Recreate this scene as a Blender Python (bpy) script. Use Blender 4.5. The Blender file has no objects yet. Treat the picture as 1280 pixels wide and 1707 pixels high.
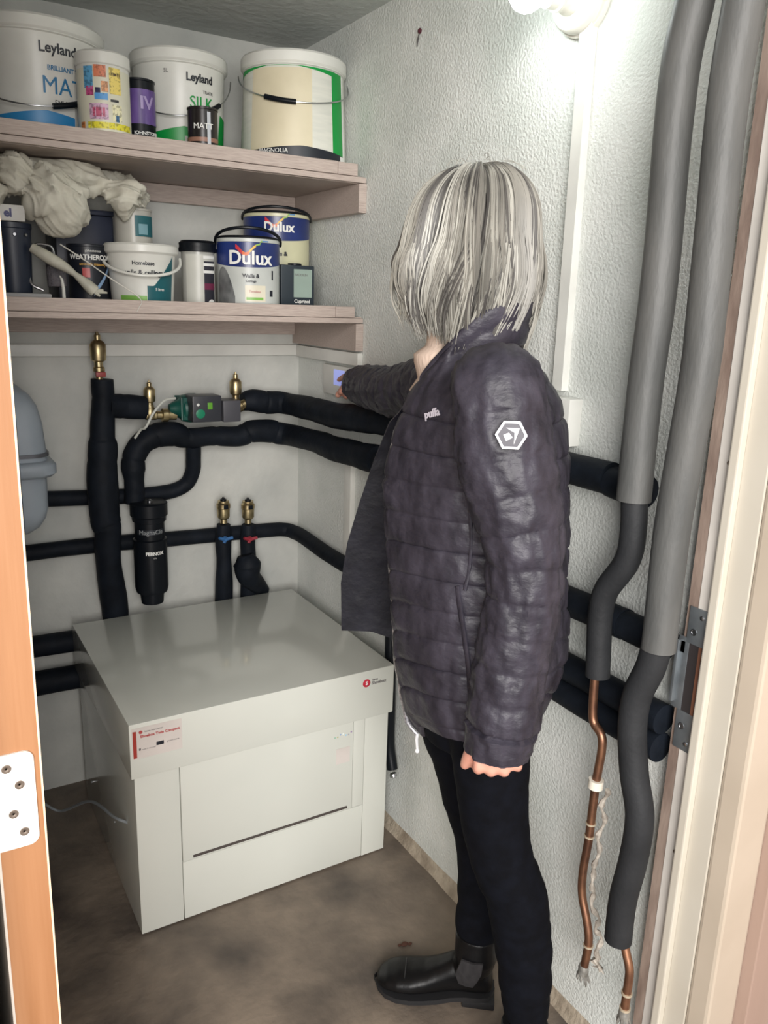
import bpy, bmesh, math, random
from math import sin, cos, pi, radians, atan2, hypot, sqrt
from mathutils import Vector, Matrix, noise
random.seed(7)
SC = bpy.context.scene
COL = SC.collection

# ------------------------------------------------------------------ camera
W_, H_ = 1280, 1707
FPX = 1352.15
YAW, PITCH, ROLL = radians(31.172), radians(14.455), radians(1.853)
CAM = Vector((-1.0553, -2.2722, 1.4035))
_fw = Vector((sin(YAW)*cos(PITCH), cos(YAW)*cos(PITCH), -sin(PITCH)))
_r0 = Vector((cos(YAW), -sin(YAW), 0)); _u0 = _r0.cross(_fw)
_rt = _r0*cos(ROLL) + _u0*sin(ROLL); _up = -_r0*sin(ROLL) + _u0*cos(ROLL)
cd = bpy.data.cameras.new('camera'); cam = bpy.data.objects.new('camera', cd); COL.objects.link(cam)
m = Matrix.Identity(4)
for i in range(3):
    m[i][0] = _rt[i]; m[i][1] = _up[i]; m[i][2] = -_fw[i]; m[i][3] = CAM[i]
cam.matrix_world = m
cd.sensor_fit = 'HORIZONTAL'; cd.sensor_width = 36; cd.lens = FPX/W_*36; cd.clip_start = .01
SC.camera = cam
# ------------------------------------------------------------------ world, exposure
wd = bpy.data.worlds.new('hall_daylight'); SC.world = wd; wd.use_nodes = True
bg = wd.node_tree.nodes['Background']
bg.inputs[0].default_value = (.985, .99, 1.0, 1); bg.inputs[1].default_value = .85
SC.view_settings.view_transform = 'Standard'; SC.view_settings.look = 'None'
SC.view_settings.exposure = 0.15; SC.view_settings.gamma = 1; SC.view_settings.use_curve_mapping = False
BULB_STRENGTH = 40.0
def area_light(name, loc, target, size, power, color):
    l = bpy.data.lights.new(name, 'AREA'); l.shape = 'RECTANGLE'; l.size, l.size_y = size
    l.energy = power; l.color = color
    o = bpy.data.objects.new(name, l); COL.objects.link(o); o.location = loc
    o.rotation_euler = (Vector(target)-Vector(loc)).to_track_quat('-Z', 'Y').to_euler()
    return o
area_light('hall_window_light', (-1.75, -3.9, 1.75), (-.4, -1.0, .9), (1.6, 1.8), 150, (1.0, .965, .93))

def ray(px, py):
    return _rt*((px-640)/FPX) - _up*((py-853.5)/FPX) + _fw
def U(px, py, ax, val):
    d = ray(px, py); t = (val-CAM[ax])/d[ax]
    return CAM + d*t

# ------------------------------------------------------------------ materials
def lin(c):
    f = lambda v: v/12.92 if v <= .04045 else ((v+.055)/1.055)**2.4
    return (f(c[0]/255), f(c[1]/255), f(c[2]/255), 1)
_mc = {}
def mat(name, c1, rough=.5, c2=None, ns=8, metal=0, bump=0, bs=60, bdet=6, stretch=(1, 1, 1), spec=.5, sheen=0, coat=0, emit=0, bstretch=None, contrast=(.35, .65), dist=.02, wob=0):
    if name in _mc: return _mc[name]
    M = bpy.data.materials.new(name); M.use_nodes = True; nt = M.node_tree; N = nt.nodes; L = nt.links
    p = N['Principled BSDF']
    p.inputs['Base Color'].default_value = lin(c1); p.inputs['Roughness'].default_value = rough
    p.inputs['Metallic'].default_value = metal; p.inputs['Specular IOR Level'].default_value = spec
    if sheen: p.inputs['Sheen Weight'].default_value = sheen
    if coat: p.inputs['Coat Weight'].default_value = coat; p.inputs['Coat Roughness'].default_value = .08
    tc = N.new('ShaderNodeTexCoord')
    def mapping(st):
        mp = N.new('ShaderNodeMapping'); mp.inputs['Scale'].default_value = st; L.new(tc.outputs['Object'], mp.inputs[0]); return mp
    if c2 is not None or True:
        c2 = c2 or tuple(max(0, v*.93) for v in c1)
        n = N.new('ShaderNodeTexNoise'); n.inputs['Scale'].default_value = ns; n.inputs['Detail'].default_value = 6
        n.inputs['Distortion'].default_value = wob
        L.new(mapping(stretch).outputs[0], n.inputs['Vector'])
        r = N.new('ShaderNodeValToRGB'); r.color_ramp.elements[0].position = contrast[0]; r.color_ramp.elements[1].position = contrast[1]
        r.color_ramp.elements[0].color = lin(c2); r.color_ramp.elements[1].color = lin(c1)
        L.new(n.outputs[0], r.inputs[0]); L.new(r.outputs[0], p.inputs['Base Color'])
    if bump:
        b = N.new('ShaderNodeBump'); b.inputs['Strength'].default_value = bump; b.inputs['Distance'].default_value = dist
        n2 = N.new('ShaderNodeTexNoise'); n2.inputs['Scale'].default_value = bs; n2.inputs['Detail'].default_value = bdet
        L.new(mapping(bstretch or stretch).outputs[0], n2.inputs['Vector'])
        L.new(n2.outputs[0], b.inputs['Height']); L.new(b.outputs[0], p.inputs['Normal'])
    if emit:
        p.inputs['Emission Color'].default_value = lin(c1); p.inputs['Emission Strength'].default_value = emit
    _mc[name] = M
    return M

# ------------------------------------------------------------------ mesh builder
class MB:
    def __init__(s): s.v = []; s.f = []; s.mi = []; s.m = 0
    def add(s, verts, faces):
        o = len(s.v); s.v += [Vector(v) for v in verts]; s.f += [tuple(i+o for i in f) for f in faces]; s.mi += [s.m]*len(faces); return s
    def box(s, a, b, bev=0, M=None):
        a = Vector(a); b = Vector(b)
        bm = bmesh.new(); bmesh.ops.create_cube(bm, size=1)
        c = (a+b)/2; d = b-a
        for v in bm.verts: v.co = Vector((v.co.x*d.x, v.co.y*d.y, v.co.z*d.z))+c
        if bev: bmesh.ops.bevel(bm, geom=bm.edges[:], offset=bev, segments=2, profile=.6, affect='EDGES')
        bm.verts.ensure_lookup_table()
        vs = [(M @ v.co if M else v.co.copy()) for v in bm.verts]; fs = [[v.index for v in f.verts] for f in bm.faces]
        bm.free(); return s.add(vs, fs)
    def loft(s, rings, cap=True, closed=True):
        n = len(rings[0]); vs = [p for r in rings for p in r]; fs = []
        for i in range(len(rings)-1):
            for j in range(n if closed else n-1):
                k = (j+1) % n; fs.append((i*n+j, i*n+k, (i+1)*n+k, (i+1)*n+j))
        if cap and closed:
            fs.append(tuple(range(n-1, -1, -1))); fs.append(tuple((len(rings)-1)*n+j for j in range(n)))
        return s.add(vs, fs)
    def tube(s, pts, rad, seg=16, cap=True, disp=None, hint=None):
        pts = [Vector(p) for p in pts]
        if not hasattr(rad, '__len__'): rad = [rad]*len(pts)
        rings = []; prev = None; L = 0
        for i, p in enumerate(pts):
            t = (pts[min(i+1, len(pts)-1)]-pts[max(i-1, 0)]).normalized()
            if i: L += (pts[i]-pts[i-1]).length
            if prev is None:
                h = Vector(hint) if hint else (Vector((0, 0, 1)) if abs(t.z) < .9 else Vector((1, 0, 0)))
            else: h = prev
            u = (h-t*h.dot(t)).normalized(); w = t.cross(u); prev = u
            r = rad[i]; r1, r2 = (r if hasattr(r, '__len__') else (r, r))
            ring = []
            for k in range(seg):
                a = 2*pi*k/seg; d = disp(L, a, p) if disp else 0
                ring.append(p+u*cos(a)*(r1+d)+w*sin(a)*(r2+d))
            rings.append(ring)
        return s.loft(rings, cap)
    def lathe(s, prof, c=(0, 0, 0), axis=(0, 0, 1), seg=40, sq=None):
        ax = Vector(axis).normalized(); h = Vector((1, 0, 0)) if abs(ax.x) < .9 else Vector((0, 1, 0))
        u = (h-ax*h.dot(ax)).normalized(); w = ax.cross(u); c = Vector(c)
        rings = [[c+ax*z+(u*cos(2*pi*k/seg)+w*sin(2*pi*k/seg))*max(r, 1e-5) for k in range(seg)] for r, z in prof]
        return s.loft(rings, True)
    def ball(s, c, r, seg=20):
        r = r if hasattr(r, '__len__') else (r, r, r)
        rings = []
        for i in range(1, seg//2):
            th = pi*i/(seg//2)
            rings.append([Vector(c)+Vector((r[0]*sin(th)*cos(2*pi*k/seg), r[1]*sin(th)*sin(2*pi*k/seg), -r[2]*cos(th))) for k in range(seg)])
        return s.loft(rings, True)

def wloc(o):
    v = Vector((0, 0, 0))
    while o: v += o.location; o = o.parent
    return v
def obj(name, mb, mats, parent=None, smooth=35, loc=None):
    me = bpy.data.meshes.new(name)
    off = wloc(parent) if parent else Vector((0, 0, 0))
    if not parent:
        if loc is None and mb.v:
            xs = [v.x for v in mb.v]; ys = [v.y for v in mb.v]; zs = [v.z for v in mb.v]
            loc = ((min(xs)+max(xs))/2, (min(ys)+max(ys))/2, min(zs))
        off = Vector(loc)
    me.from_pydata([v-off for v in mb.v], [], mb.f); me.update()
    mats = mats if isinstance(mats, (list, tuple)) else [mats]
    for M in mats: me.materials.append(M)
    if len(mats) > 1:
        for p, i in zip(me.polygons, mb.mi): p.material_index = i
    bm = bmesh.new(); bm.from_mesh(me); bmesh.ops.recalc_face_normals(bm, faces=bm.faces); bm.to_mesh(me); bm.free()
    if smooth:
        me.polygons.foreach_set('use_smooth', [True]*len(me.polygons)); me.set_sharp_from_angle(angle=radians(smooth))
    o = bpy.data.objects.new(name, me); COL.objects.link(o)
    if parent: o.parent = parent
    else: o.location = off
    return o
def thing(name, loc, label, cat, group=None):
    o = bpy.data.objects.new(name, None); COL.objects.link(o); o.location = loc; o.empty_display_size = .05
    o['label'] = label; o['category'] = cat
    if group: o['group'] = group
    return o
def tag(o, label, cat, group=None):
    o['label'] = label; o['category'] = cat
    if group: o['group'] = group
    return o
def struct(name, mb, m, smooth=0):
    o = obj(name, mb, m, None, smooth, (0, 0, 0)); o['kind'] = 'structure'; return o
def catmull(pts, n=8):
    P = [Vector(p) for p in pts]; P = [P[0]*2-P[1]]+P+[P[-1]*2-P[-2]]; out = []
    for i in range(1, len(P)-2):
        for k in range(n):
            t = k/n; a, b, c, d = P[i-1:i+3]
            out.append(.5*((2*b)+(c-a)*t+(2*a-5*b+4*c-d)*t*t+(3*b-a-3*c+d)*t**3))
    out.append(P[-2]); return out
def lerp_table(T, x):
    if x <= T[0][0]: return T[0][1:]
    for a, b in zip(T, T[1:]):
        if x <= b[0]:
            t = (x-a[0])/(b[0]-a[0]); return tuple(p+(q-p)*t for p, q in zip(a[1:], b[1:]))
    return T[-1][1:]
def text_mb(s, size, mapf, ext=.0004, bold=0.0, spacing=1.0, mb=None):
    """lettering laid in a plane (x right, y up), carried onto a surface by mapf(x, y, d)"""
    cu = bpy.data.curves.new('t', 'FONT'); cu.body = s; cu.size = size; cu.extrude = ext; cu.offset = 0 if 'M' in s else bold; cu.align_x = 'CENTER'; cu.align_y = 'CENTER'; cu.resolution_u = 3; cu.space_character = spacing
    o = bpy.data.objects.new('t', cu); COL.objects.link(o); bpy.context.view_layer.update()
    me = o.to_mesh(); mb = mb or MB(); bm = bmesh.new(); bm.from_mesh(me)
    bmesh.ops.triangulate(bm, faces=bm.faces[:])
    for _ in range(3):
        le = [e for e in bm.edges if e.calc_length() > .008]
        if not le: break
        bmesh.ops.subdivide_edges(bm, edges=le, cuts=1); bmesh.ops.triangulate(bm, faces=bm.faces[:])
    bm.verts.index_update()
    mb.add([mapf(v.co.x, v.co.y, v.co.z+ext) for v in bm.verts], [tuple(v.index for v in f.verts) for f in bm.faces])
    bm.free(); o.to_mesh_clear(); bpy.data.objects.remove(o); bpy.data.curves.remove(cu); return mb
def cylmap(c, R, a0, z0, d0=.0006, slope=0):
    """map for a label on an upright cylinder at angle a0, height z0 (slope = dR/dz)"""
    def f(x, y, d):
        r = R+slope*(y)+d0+d; a = a0 + x/R
        return Vector((c[0]+r*cos(a), c[1]+r*sin(a), z0+y))
    return f
def patch(mb, mapf, x0, x1, y0, y1, nx=16, th=.0004, ny=1, fy0=None, fy1=None):
    """rectangle of label following mapf"""
    vs = []; 
    for d in (0, th):
        for j in range(ny+1):
            for i in range(nx+1):
                x = x0+(x1-x0)*i/nx; lo = fy0(x) if fy0 else y0; hi = fy1(x) if fy1 else y1
                vs.append(mapf(x, lo+(hi-lo)*j/ny, d))
    n = nx+1; k = n*(ny+1); fs = []
    for j in range(ny):
        for i in range(nx):
            a = j*n+i; fs += [(k+a, k+a+1, k+a+n+1, k+a+n), (a, a+n, a+n+1, a+1)]
    b = [i for i in range(n)]+[j*n+nx for j in range(1, ny+1)]+[ny*n+i for i in range(nx-1, -1, -1)]+[j*n for j in range(ny-1, 0, -1)]
    for i in range(len(b)):
        p, q = b[i], b[(i+1) % len(b)]; fs.append((p, q, q+k, p+k))
    mb.add(vs, fs); return mb
CAMXY = Vector((CAM.x, CAM.y))
def circ(pl, pr, py, cy):
    """axis position, radius and height of an upright round thing whose axis stands at depth cy and which spans pl..pr"""
    a = ray(pl, py); b = ray(pr, py); ha = Vector((a.x, a.y)).normalized(); hb = Vector((b.x, b.y)).normalized()
    bi = (ha+hb).normalized(); t = (cy-CAM.y)/bi.y; half = math.acos(max(-1, min(1, ha.dot(hb))))/2
    c = CAMXY+bi*t; mid = ray((pl+pr)/2, py); z = CAM.z+mid.z*(t/Vector((mid.x, mid.y)).length)
    return Vector((c.x, c.y, 0)), t*sin(half), z
def face_angle(c): return atan2(CAM.y-c.y, CAM.x-c.x)
def zat(px, py, cy): return U(px, py, 1, cy).z

# common materials
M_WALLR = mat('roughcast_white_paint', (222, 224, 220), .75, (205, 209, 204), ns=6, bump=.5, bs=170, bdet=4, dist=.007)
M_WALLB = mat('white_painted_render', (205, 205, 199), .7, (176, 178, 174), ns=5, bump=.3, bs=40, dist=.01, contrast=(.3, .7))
M_CEIL = mat('ceiling_paint', (196, 199, 196), .8, (182, 186, 183), ns=4, bump=.2, bs=50)
M_PINKW = mat('pinkish_shelf_paint', (186, 172, 163), .5, (168, 153, 145), ns=30, stretch=(1, 14, 14), bump=.25, bs=60, dist=.004)
M_WPVC = mat('white_pvc', (222, 222, 216), .35)
M_WOODJ = mat('cream_gloss_frame_paint', (196, 190, 177), .38, (190, 183, 169), ns=5, bump=.08, bs=30, dist=.004)
M_BLKFOAM = mat('black_pipe_foam', (24, 29, 37), .62, (17, 21, 27), spec=.15, ns=20, bump=.3, bs=40, dist=.006)
M_GRYFOAM = mat('grey_pipe_foam', (92, 92, 90), .5, (78, 79, 78), spec=.35, ns=20, bump=.25, bs=160, dist=.003, stretch=(1, 1, .3))
M_CHFOAM = mat('charcoal_pipe_foam', (44, 45, 47), .6, (37, 38, 40), spec=.2, ns=14, bump=.25, bs=120, dist=.003)
M_BRASS = mat('brass', (206, 190, 150), .38, (160, 142, 106), ns=40, metal=1)
M_COPPER = mat('copper_pipe_metal', (158, 116, 90), .4, (120, 86, 70), ns=26, metal=.85)
M_STEEL = mat('bright_steel', (200, 202, 205), .3, metal=1)
M_BLKP = mat('black_plastic', (16, 20, 26), .4, spec=.25)
M_WPLAS = mat('white_bucket_plastic', (226, 226, 219), .35)
M_WHITE = mat('white_print', (238, 238, 234), .45)
M_DARKPRINT = mat('dark_print', (26, 30, 40), .4)
M_GREYPRINT = mat('grey_print', (110, 106, 106), .5)
M_GREEN = mat('green_print', (0, 150, 62), .4)

# ------------------------------------------------------------------ the room
CEILZ = 2.068; YF = -1.50
struct('floor', MB().box((-3.2, -4.2, -.1), (.6, .1, 0)), mat('stained_concrete', (132, 119, 105), .55, (72, 65, 60), ns=5.5, bump=.4, bs=30, dist=.01, contrast=(.30, .66), wob=.15))
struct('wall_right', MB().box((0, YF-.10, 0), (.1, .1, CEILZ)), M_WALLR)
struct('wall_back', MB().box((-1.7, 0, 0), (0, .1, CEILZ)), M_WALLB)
struct('wall_left', MB().box((-1.25, -1.50, 0), (-1.15, 0, CEILZ)), mat('dark_unseen_wall', (58, 54, 52), .85, (40, 38, 38), ns=12, bump=.4, bs=30))  # unseen wall, set close and coloured dark to keep the left side dim
struct('ceiling', MB().box((-1.7, -1.62, CEILZ), (.1, .1, CEILZ+.08)), M_CEIL)
mbw = MB().box((-1.7, -1.60, 0), (-1.085, YF, CEILZ)); mbw.box((-1.085, -1.60, 2.02), (0, YF, CEILZ))
struct('wall_front', mbw, M_WALLB)
mbl = MB().box((-1.085, -1.60, 0), (-1.058, -1.501, 2.0), .002); mbl.box((-1.0575, -1.60, 0), (-1.045, -1.562, 2.0), .002); mbl.box((-1.14, -1.62, 0), (-1.062, -1.6005, 2.03), .004)
struct('trim_3', mbl, M_WOODJ)
# damp cove where the wall meets the floor
n = 60; rings = []
for i in range(n+1):
    y = -1.48*i/n; w = .016+.006*noise.noise(Vector((y*9, 3, 0))); h = .03+.01*noise.noise(Vector((y*7, 0, 1)))
    rings.append([Vector((0, y, 0)), Vector((-w, y, 0)), Vector((-w*.45, y, h*.4)), Vector((0, y, h))])
o = obj('baseboard_right', MB().loft(rings), mat('sandy_mortar', (178, 166, 148), .8, (140, 128, 112), ns=18, bump=.4, bs=60), None, 60, (0, 0, 0)); o['kind'] = 'structure'

# right-hand door frame: lining, stop, architrave and the hall wall outside
def ybox(x0, x1, y0, y1, z0=0, z1=2.02, bev=0): return MB().box((x0, y1, z0), (x1, y0, z1), bev)
fr = bpy.data.objects.new('trim_1', None); COL.objects.link(fr); fr['kind'] = 'structure'; fr.location = (-.015, -1.56, 0)
mb = MB()
mb.box((-.030, -1.5200, 0), (-.001, -1.501, 2.0))
obj('bare_edge', mb, mat('bare_brown_wood_edge', (150, 132, 120), .7, (118, 100, 90), ns=30, bump=.3, bs=90, dist=.004, stretch=(1, 1, .3)), fr, 0)
mb = MB(); mb.box((-.031, -1.5445, 0), (-.001, -1.5200, 2.0), .001)
obj('lining', mb, mat('white_frame_paint', (214, 208, 200), .4), fr, 0)
mb = MB(); mb.box((-.043, -1.561, 0), (-.001, -1.5455, 2.0), .0025); mb.box((-.043, -1.58, 1.985), (-1.02, -1.5455, 2.0), .002)
mb.box((-.031, -1.600, 0), (-.001, -1.561, 2.0), .001)
obj('door_stop', mb, M_WOODJ, fr, 0)
mb = MB(); mb.box((-.030, -1.640, 0), (.045, -1.6005, 2.03), .006)
obj('architrave', mb, mat('beige_architrave_paint', (188, 175, 158), .42, (180, 167, 150), ns=6), fr, 0)
for z in (1.195, .545):
    obj('screw', MB().lathe([(.0008, .0), (.0032, .0002), (.0034, .0022), (.002, .0024)], (-.0312, -1.540, z), (-1, 0, 0), 12), mat('rusty_screw', (96, 80, 66), .6), fr)
mb = MB(); mb.box((.045, -1.66, 0), (.35, -1.60, 2.3), .002)
mb.box((.35, -4.2, 0), (.45, -1.60, 2.6)); mb.box((-3.2, -1.62, 0), (-1.141, -1.601, 2.6)); struct('wall_outer', mb, mat('dusty_pink_paint', (166, 142, 129), .6, (154, 130, 117), ns=5, bump=.3, bs=12, dist=.01, stretch=(1, 1, .25)))  # includes an unseen hall side wall added to block light from the right
mb = MB(); mb.box((.118, -1.69, 0), (.30, -1.6605, 2.3), .002)
o = struct('trim_2', mb, mat('pale_side_trim', (180, 172, 158), .5))
# strike plate
st = thing('strike_plate', (-.031, -1.52, .845), 'galvanised steel strike plate screwed into the white door frame', 'strike plate')
mb = MB(); x0, x1 = -.0335, -.0312
ya, yb = -1.508, -1.541
for (p, q, z0, z1) in ((ya, yb, .905, .965), (ya, yb, .725, .790), (-1.495, -1.514, .79, .905), (-1.5385, yb, .79, .905), (-1.495, ya, .885, .912)):
    mb.box((x0, q, z0), (x1, p, z1), .0006)
mb.box((-.040, -1.500, .80), (-.0312, -1.495, .905), .0008)
obj('plate', mb, mat('galvanised_steel', (150, 156, 160), .42, (132, 138, 142), ns=30, metal=.75), st)
mb = MB(); mb.box((-.0318, -1.5385, .79), (-.0310, -1.514, .905))
obj('latch_opening', mb, mat('dark_latch_recess', (40, 34, 34), .8), st, 0)
mb = MB(); mb.box((-.0325, -1.5385, .79), (-.0316, -1.532, .905))
obj('latch_wood_edge', mb, mat('red_brown_wood', (120, 78, 58), .7), st, 0)
for z in (.952, .738):
    obj('screw', MB().lathe([(.0036, 0), (.0036, .0012), (.0022, .0018), (.0005, .0019)], (-.0336, -1.532, z), (-1, 0, 0), 14), M_STEEL, st)
for z in (.925, .765):
    mb = MB(); mb.lathe([(.0055, 0), (.0055, .0005), (.004, .0006), (.0035, .0001)], (-.0336, -1.520, z), (-1, 0, 0), 16)
    obj('embossed_mark', mb, M_STEEL, st)

# door standing open on the left: oak-coloured edge with a white hinge leaf
dr = bpy.data.objects.new('door_1', None); COL.objects.link(dr); dr['kind'] = 'structure'; dr.location = (-1.0, -1.5, 0)
_dA, _dB = U(6, 440, 1, -1.53), U(102, 1700, 1, -1.53)
def drx(z): return _dB.x+(z-_dB.z)*(_dA.x-_dB.x)/(_dA.z-_dB.z)          # the hung door leans very slightly
DY0, DY1 = -1.53, -.72
def dslab(x0, x1, y0, y1, z0=.01, z1=1.985, n=1):
    vs = []
    for z in (z0, z1):
        for (x, y) in ((x0, y0), (x1, y0), (x1, y1), (x0, y1)): vs.append((drx(z)+x, y, z))
    return MB().add(vs, [(0, 3, 2, 1), (4, 5, 6, 7), (0, 1, 5, 4), (1, 2, 6, 5), (2, 3, 7, 6), (3, 0, 4, 7)])
obj('core_edge', dslab(-.0415, -.0018, DY0, DY1), mat('orange_oak_edge', (164, 120, 86), .45, (142, 98, 64), spec=.3, ns=9, stretch=(6, 1, .25), bump=.1, bs=40, dist=.002, contrast=(.3, .7)), dr, 0)
obj('pale_lipping', dslab(-.0018, 0, DY0-.0005, DY1), mat('pale_lipping_wood', (238, 212, 178), .5), dr, 0)
obj('painted_face', dslab(-.0438, -.0415, DY0-.0005, DY1), mat('white_door_face', (205, 198, 188), .45), dr, 0)
hz0, hz1 = .893, .992
def plate(mb, z0, z1, x0, x1, y, th, rc=.009):
    pts = []
    for (cx, cz, a0) in ((x1-rc, z1-rc, 0), (x0, z1, 90), (x0, z0, 180), (x1-rc, z0+rc, 270)):
        if a0 in (90, 180): pts.append((cx, cz)); continue
        for k in range(7):
            a = radians(a0+15*k); pts.append((cx+rc*cos(a), cz+rc*sin(a)))
    n = len(pts); vs = [(drx(z)+x, y, z) for x, z in pts]+[(drx(z)+x, y-th, z) for x, z in pts]
    fs = [tuple(range(n)), tuple(range(2*n-1, n-1, -1))]+[(i, (i+1) % n, (i+1) % n+n, i+n) for i in range(n)]
    return mb.add(vs, fs)
hg = obj('hinge_leaf', plate(MB(), hz0, hz1, -.050, -.0068, DY0-.0002, .0022), mat('white_hinge_paint', (226, 222, 214), .35), dr, 0)
for (x, z) in ((-.0305, .978), (-.0205, .959), (-.0275, .930), (-.0195, .909)):
    c = (drx(z)+x, DY0-.0026, z)
    s_ = obj('screw', MB().lathe([(.0040, -.0002), (.0043, .0003), (.0036, .0005), (.0014, .0001), (.0010, -.0002)], c, (0, -1, 0), 18), mat('dull_screw_head', (120, 108, 98), .5, metal=.6), hg)
mb = MB(); mb.tube([(drx(.88)-.054, DY0-.004, hz0), (drx(.98)-.054, DY0-.004, hz1)], .0055, 14)
obj('hinge_knuckle', mb, mat('white_hinge_paint', (226, 222, 214), .35), dr)

# ------------------------------------------------------------------ trunking and fixed wall things
o = tag(obj('cable_trunking', MB().box((-1.149, -.016, 1.243), (-.0, 0, 1.274), .002), M_WPVC), 'white plastic cable trunking running level along the back wall', 'trunking')
o = tag(obj('cable_trunking', MB().box((-.016, -.396, 1.241), (0, -.017, 1.274), .002), M_WPVC), 'short white cable trunking on the right wall under the lower shelf bracket', 'trunking')
o = tag(obj('cable_trunking', MB().box((-.016, -.372, .33), (0, -.335, 1.0), .002), M_WPVC), 'vertical white cable trunking on the right wall below the controller', 'trunking')
a = U(980, 60, 0, -.008); b = U(933, 650, 0, -.008)
mb = MB(); ang = (a.y-b.y)/(a.z-b.z)
vs = []
for z in (b.z, a.z+.02):
    y = b.y+(z-b.z)*ang
    for (x, dy) in ((0, .0125), (-.016, .0125), (-.016, -.0125), (0, -.0125)): vs.append((x, y+dy, z))
mb.add(vs, [(0, 1, 2, 3), (7, 6, 5, 4), (0, 4, 5, 1), (1, 5, 6, 2), (2, 6, 7, 3), (3, 7, 4, 0)])
tag(obj('cable_trunking', mb, M_WPVC, None, 0), 'white vertical trunking dropping from the lamp holder down the right wall', 'trunking')
c = U(935, 700, 0, -.01)
sw = thing('switch_box', (-.0, c.y, c.z-.04), 'white surface-mounted switch box low on the trunking behind the person', 'switch box')
obj('box', MB().box((-.032, c.y-.042, c.z-.043), (0, c.y+.042, c.z+.043), .003), M_WPVC, sw)
obj('rocker', MB().box((-.036, c.y-.012, c.z-.015), (-.0318, c.y+.012, c.z+.015), .001), M_WHITE, sw)

# lamp: batten holder on the right wall with a round bulb
lc = Vector((0, -1.127, 1.903))
lp = thing('wall_lamp', lc, 'white round lamp holder on the right wall with a glowing bulb', 'lamp')
lax = Vector((-1, .02, -.10)).normalized()
obj('base', MB().lathe([(.058, 0), (.058, .010), (.054, .012), (.053, .026), (.049, .031), (.026, .033)], lc, (-1, 0, 0), 48), mat('lamp_holder_plastic', (226, 224, 214), .35), lp)
obj('holder', MB().lathe([(.026, .030), (.025, .045), (.0225, .05), (.0225, .060)], lc, lax, 36), mat('lamp_holder_plastic', (226, 224, 214), .35), lp)
obj('skirt', MB().lathe([(.0225, .059), (.0235, .062), (.0235, .066), (.0205, .068), (.019, .082), (.0195, .086), (.015, .088)], lc, lax, 36), mat('lamp_holder_plastic', (226, 224, 214), .35), lp)
bp = lc+lax*.122
prof = [(.012, -.036), (.014, -.028), (.022, -.016), (.0285, -.004), (.030, .004), (.0275, .016), (.019, .027), (.008, .032), (.001, .033)]
obj('bulb', MB().lathe(prof, bp, lax, 32), mat('lit_bulb', (250, 255, 246), .4, emit=BULB_STRENGTH), lp)
_mc['lit_bulb'].node_tree.nodes['Principled BSDF'].inputs['Emission Color'].default_value = (.92, 1, .97, 1)

# old fixing hole and scuff high on the wall
c = U(701, 52, 0, 0)
h_ = thing('wall_hook', c, 'small dark red hook and scuff high on the right wall', 'hook')
obj('plug', MB().lathe([(.005, 0), (.006, .003), (.003, .006), (.001, .0065)], c, (-1, 0, 0), 12), mat('dark_red_plug', (74, 24, 36), .6), h_)
c2 = U(695, 78, 0, -.002)
obj('scuff', MB().tube([c+Vector((-.003, 0, -.004)), (c+c2)/2+Vector((-.001, .002, 0)), c2], [.001, .0022, .0008], 8), mat('dark_scuff', (70, 68, 66), .7), h_)

# ------------------------------------------------------------------ shelves
def shelf(ztop, zbat, zb, label, cheekz):
    t = thing('wall_shelf', (-.8, -.2, zb), label, 'shelf')
    obj('board', MB().box((-1.149, -.385, zb), (-.001, 0, ztop), .001), M_PINKW, t, 0)
    obj('front_batten', MB().box((-1.149, -.402, ztop-.002), (-.085, -.385, zbat), .0015), M_PINKW, t, 0)
    obj('front_batten', MB().box((-.084, -.402, ztop-.002), (-.030, -.385, zbat-.001), .0015), M_PINKW, t, 0)
    obj('front_lipping', MB().box((-1.149, -.400, zb+.001), (-.004, -.3855, ztop-.003), .0015), M_PINKW, t, 0)
    obj('end_bracket', MB().box((-.022, -.396, cheekz), (0, -.002, zb), .0015), M_PINKW, t, 0)
    obj('wall_batten', MB().box((-1.149, -.022, zb-.045), (-.023, 0, zb-.001), .0015), M_PINKW, t, 0)
    return t
LZ, UZ = 1.366, 1.704
shelf(LZ, 1.392, 1.349, 'lower of the two pinkish wooden shelves on the back wall', 1.279)
shelf(UZ, 1.731, 1.687, 'upper of the two pinkish wooden shelves, holding the big buckets', 1.619)

# ------------------------------------------------------------------ heat pump
hx0, hx1, hy0, hy1, HH = -.7107, -.0607, -.7017, -.0882, .5329
M_HP = mat('warm_white_powder_coat', (206, 208, 200), .18, (203, 205, 197), ns=3, coat=.5)
hp = thing('heat_pump', ((hx0+hx1)/2, (hy0+hy1)/2, 0), 'large white box-shaped heat pump with overhanging lid standing on the concrete floor', 'heat pump')
obj('lid', MB().box((hx0, hy0, HH-.1285), (hx1, hy1, HH), .0025), M_HP, hp)
g = .008
mb = MB(); mb.box((hx0+g, hy0+g, .004), (hx0+.105, hy1-g, HH-.128), .0015); mb.box((hx1-.075, hy0+g, .004), (hx1-g, hy1-g, HH-.128), .0015)
mb.box((hx0+.105, hy0+.06, .004), (hx1-.075, hy1-g, HH-.128))
obj('casing', mb, M_HP, hp)
obj('service_panel', MB().box((hx0+.1065, hy0+g-.0015, .158), (hx1-.1085, hy0+.059, HH-.1287), .0012), M_HP, hp)
obj('side_strip', MB().box((hx1-.107, hy0+g-.0005, .158), (hx1-.0765, hy0+.059, HH-.1287), .001), M_HP, hp)
obj('lower_panel', MB().box((hx0+.1065, hy0+g, .005), (hx1-.0765, hy0+.059, .1565), .0012), M_HP, hp)
def hf(x, z, y=hy0+g-.0022): return Vector((x, y, z))
a = U(322, 1436, 1, hy0+g); b = U(577, 1353, 1, hy0+g)
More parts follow.
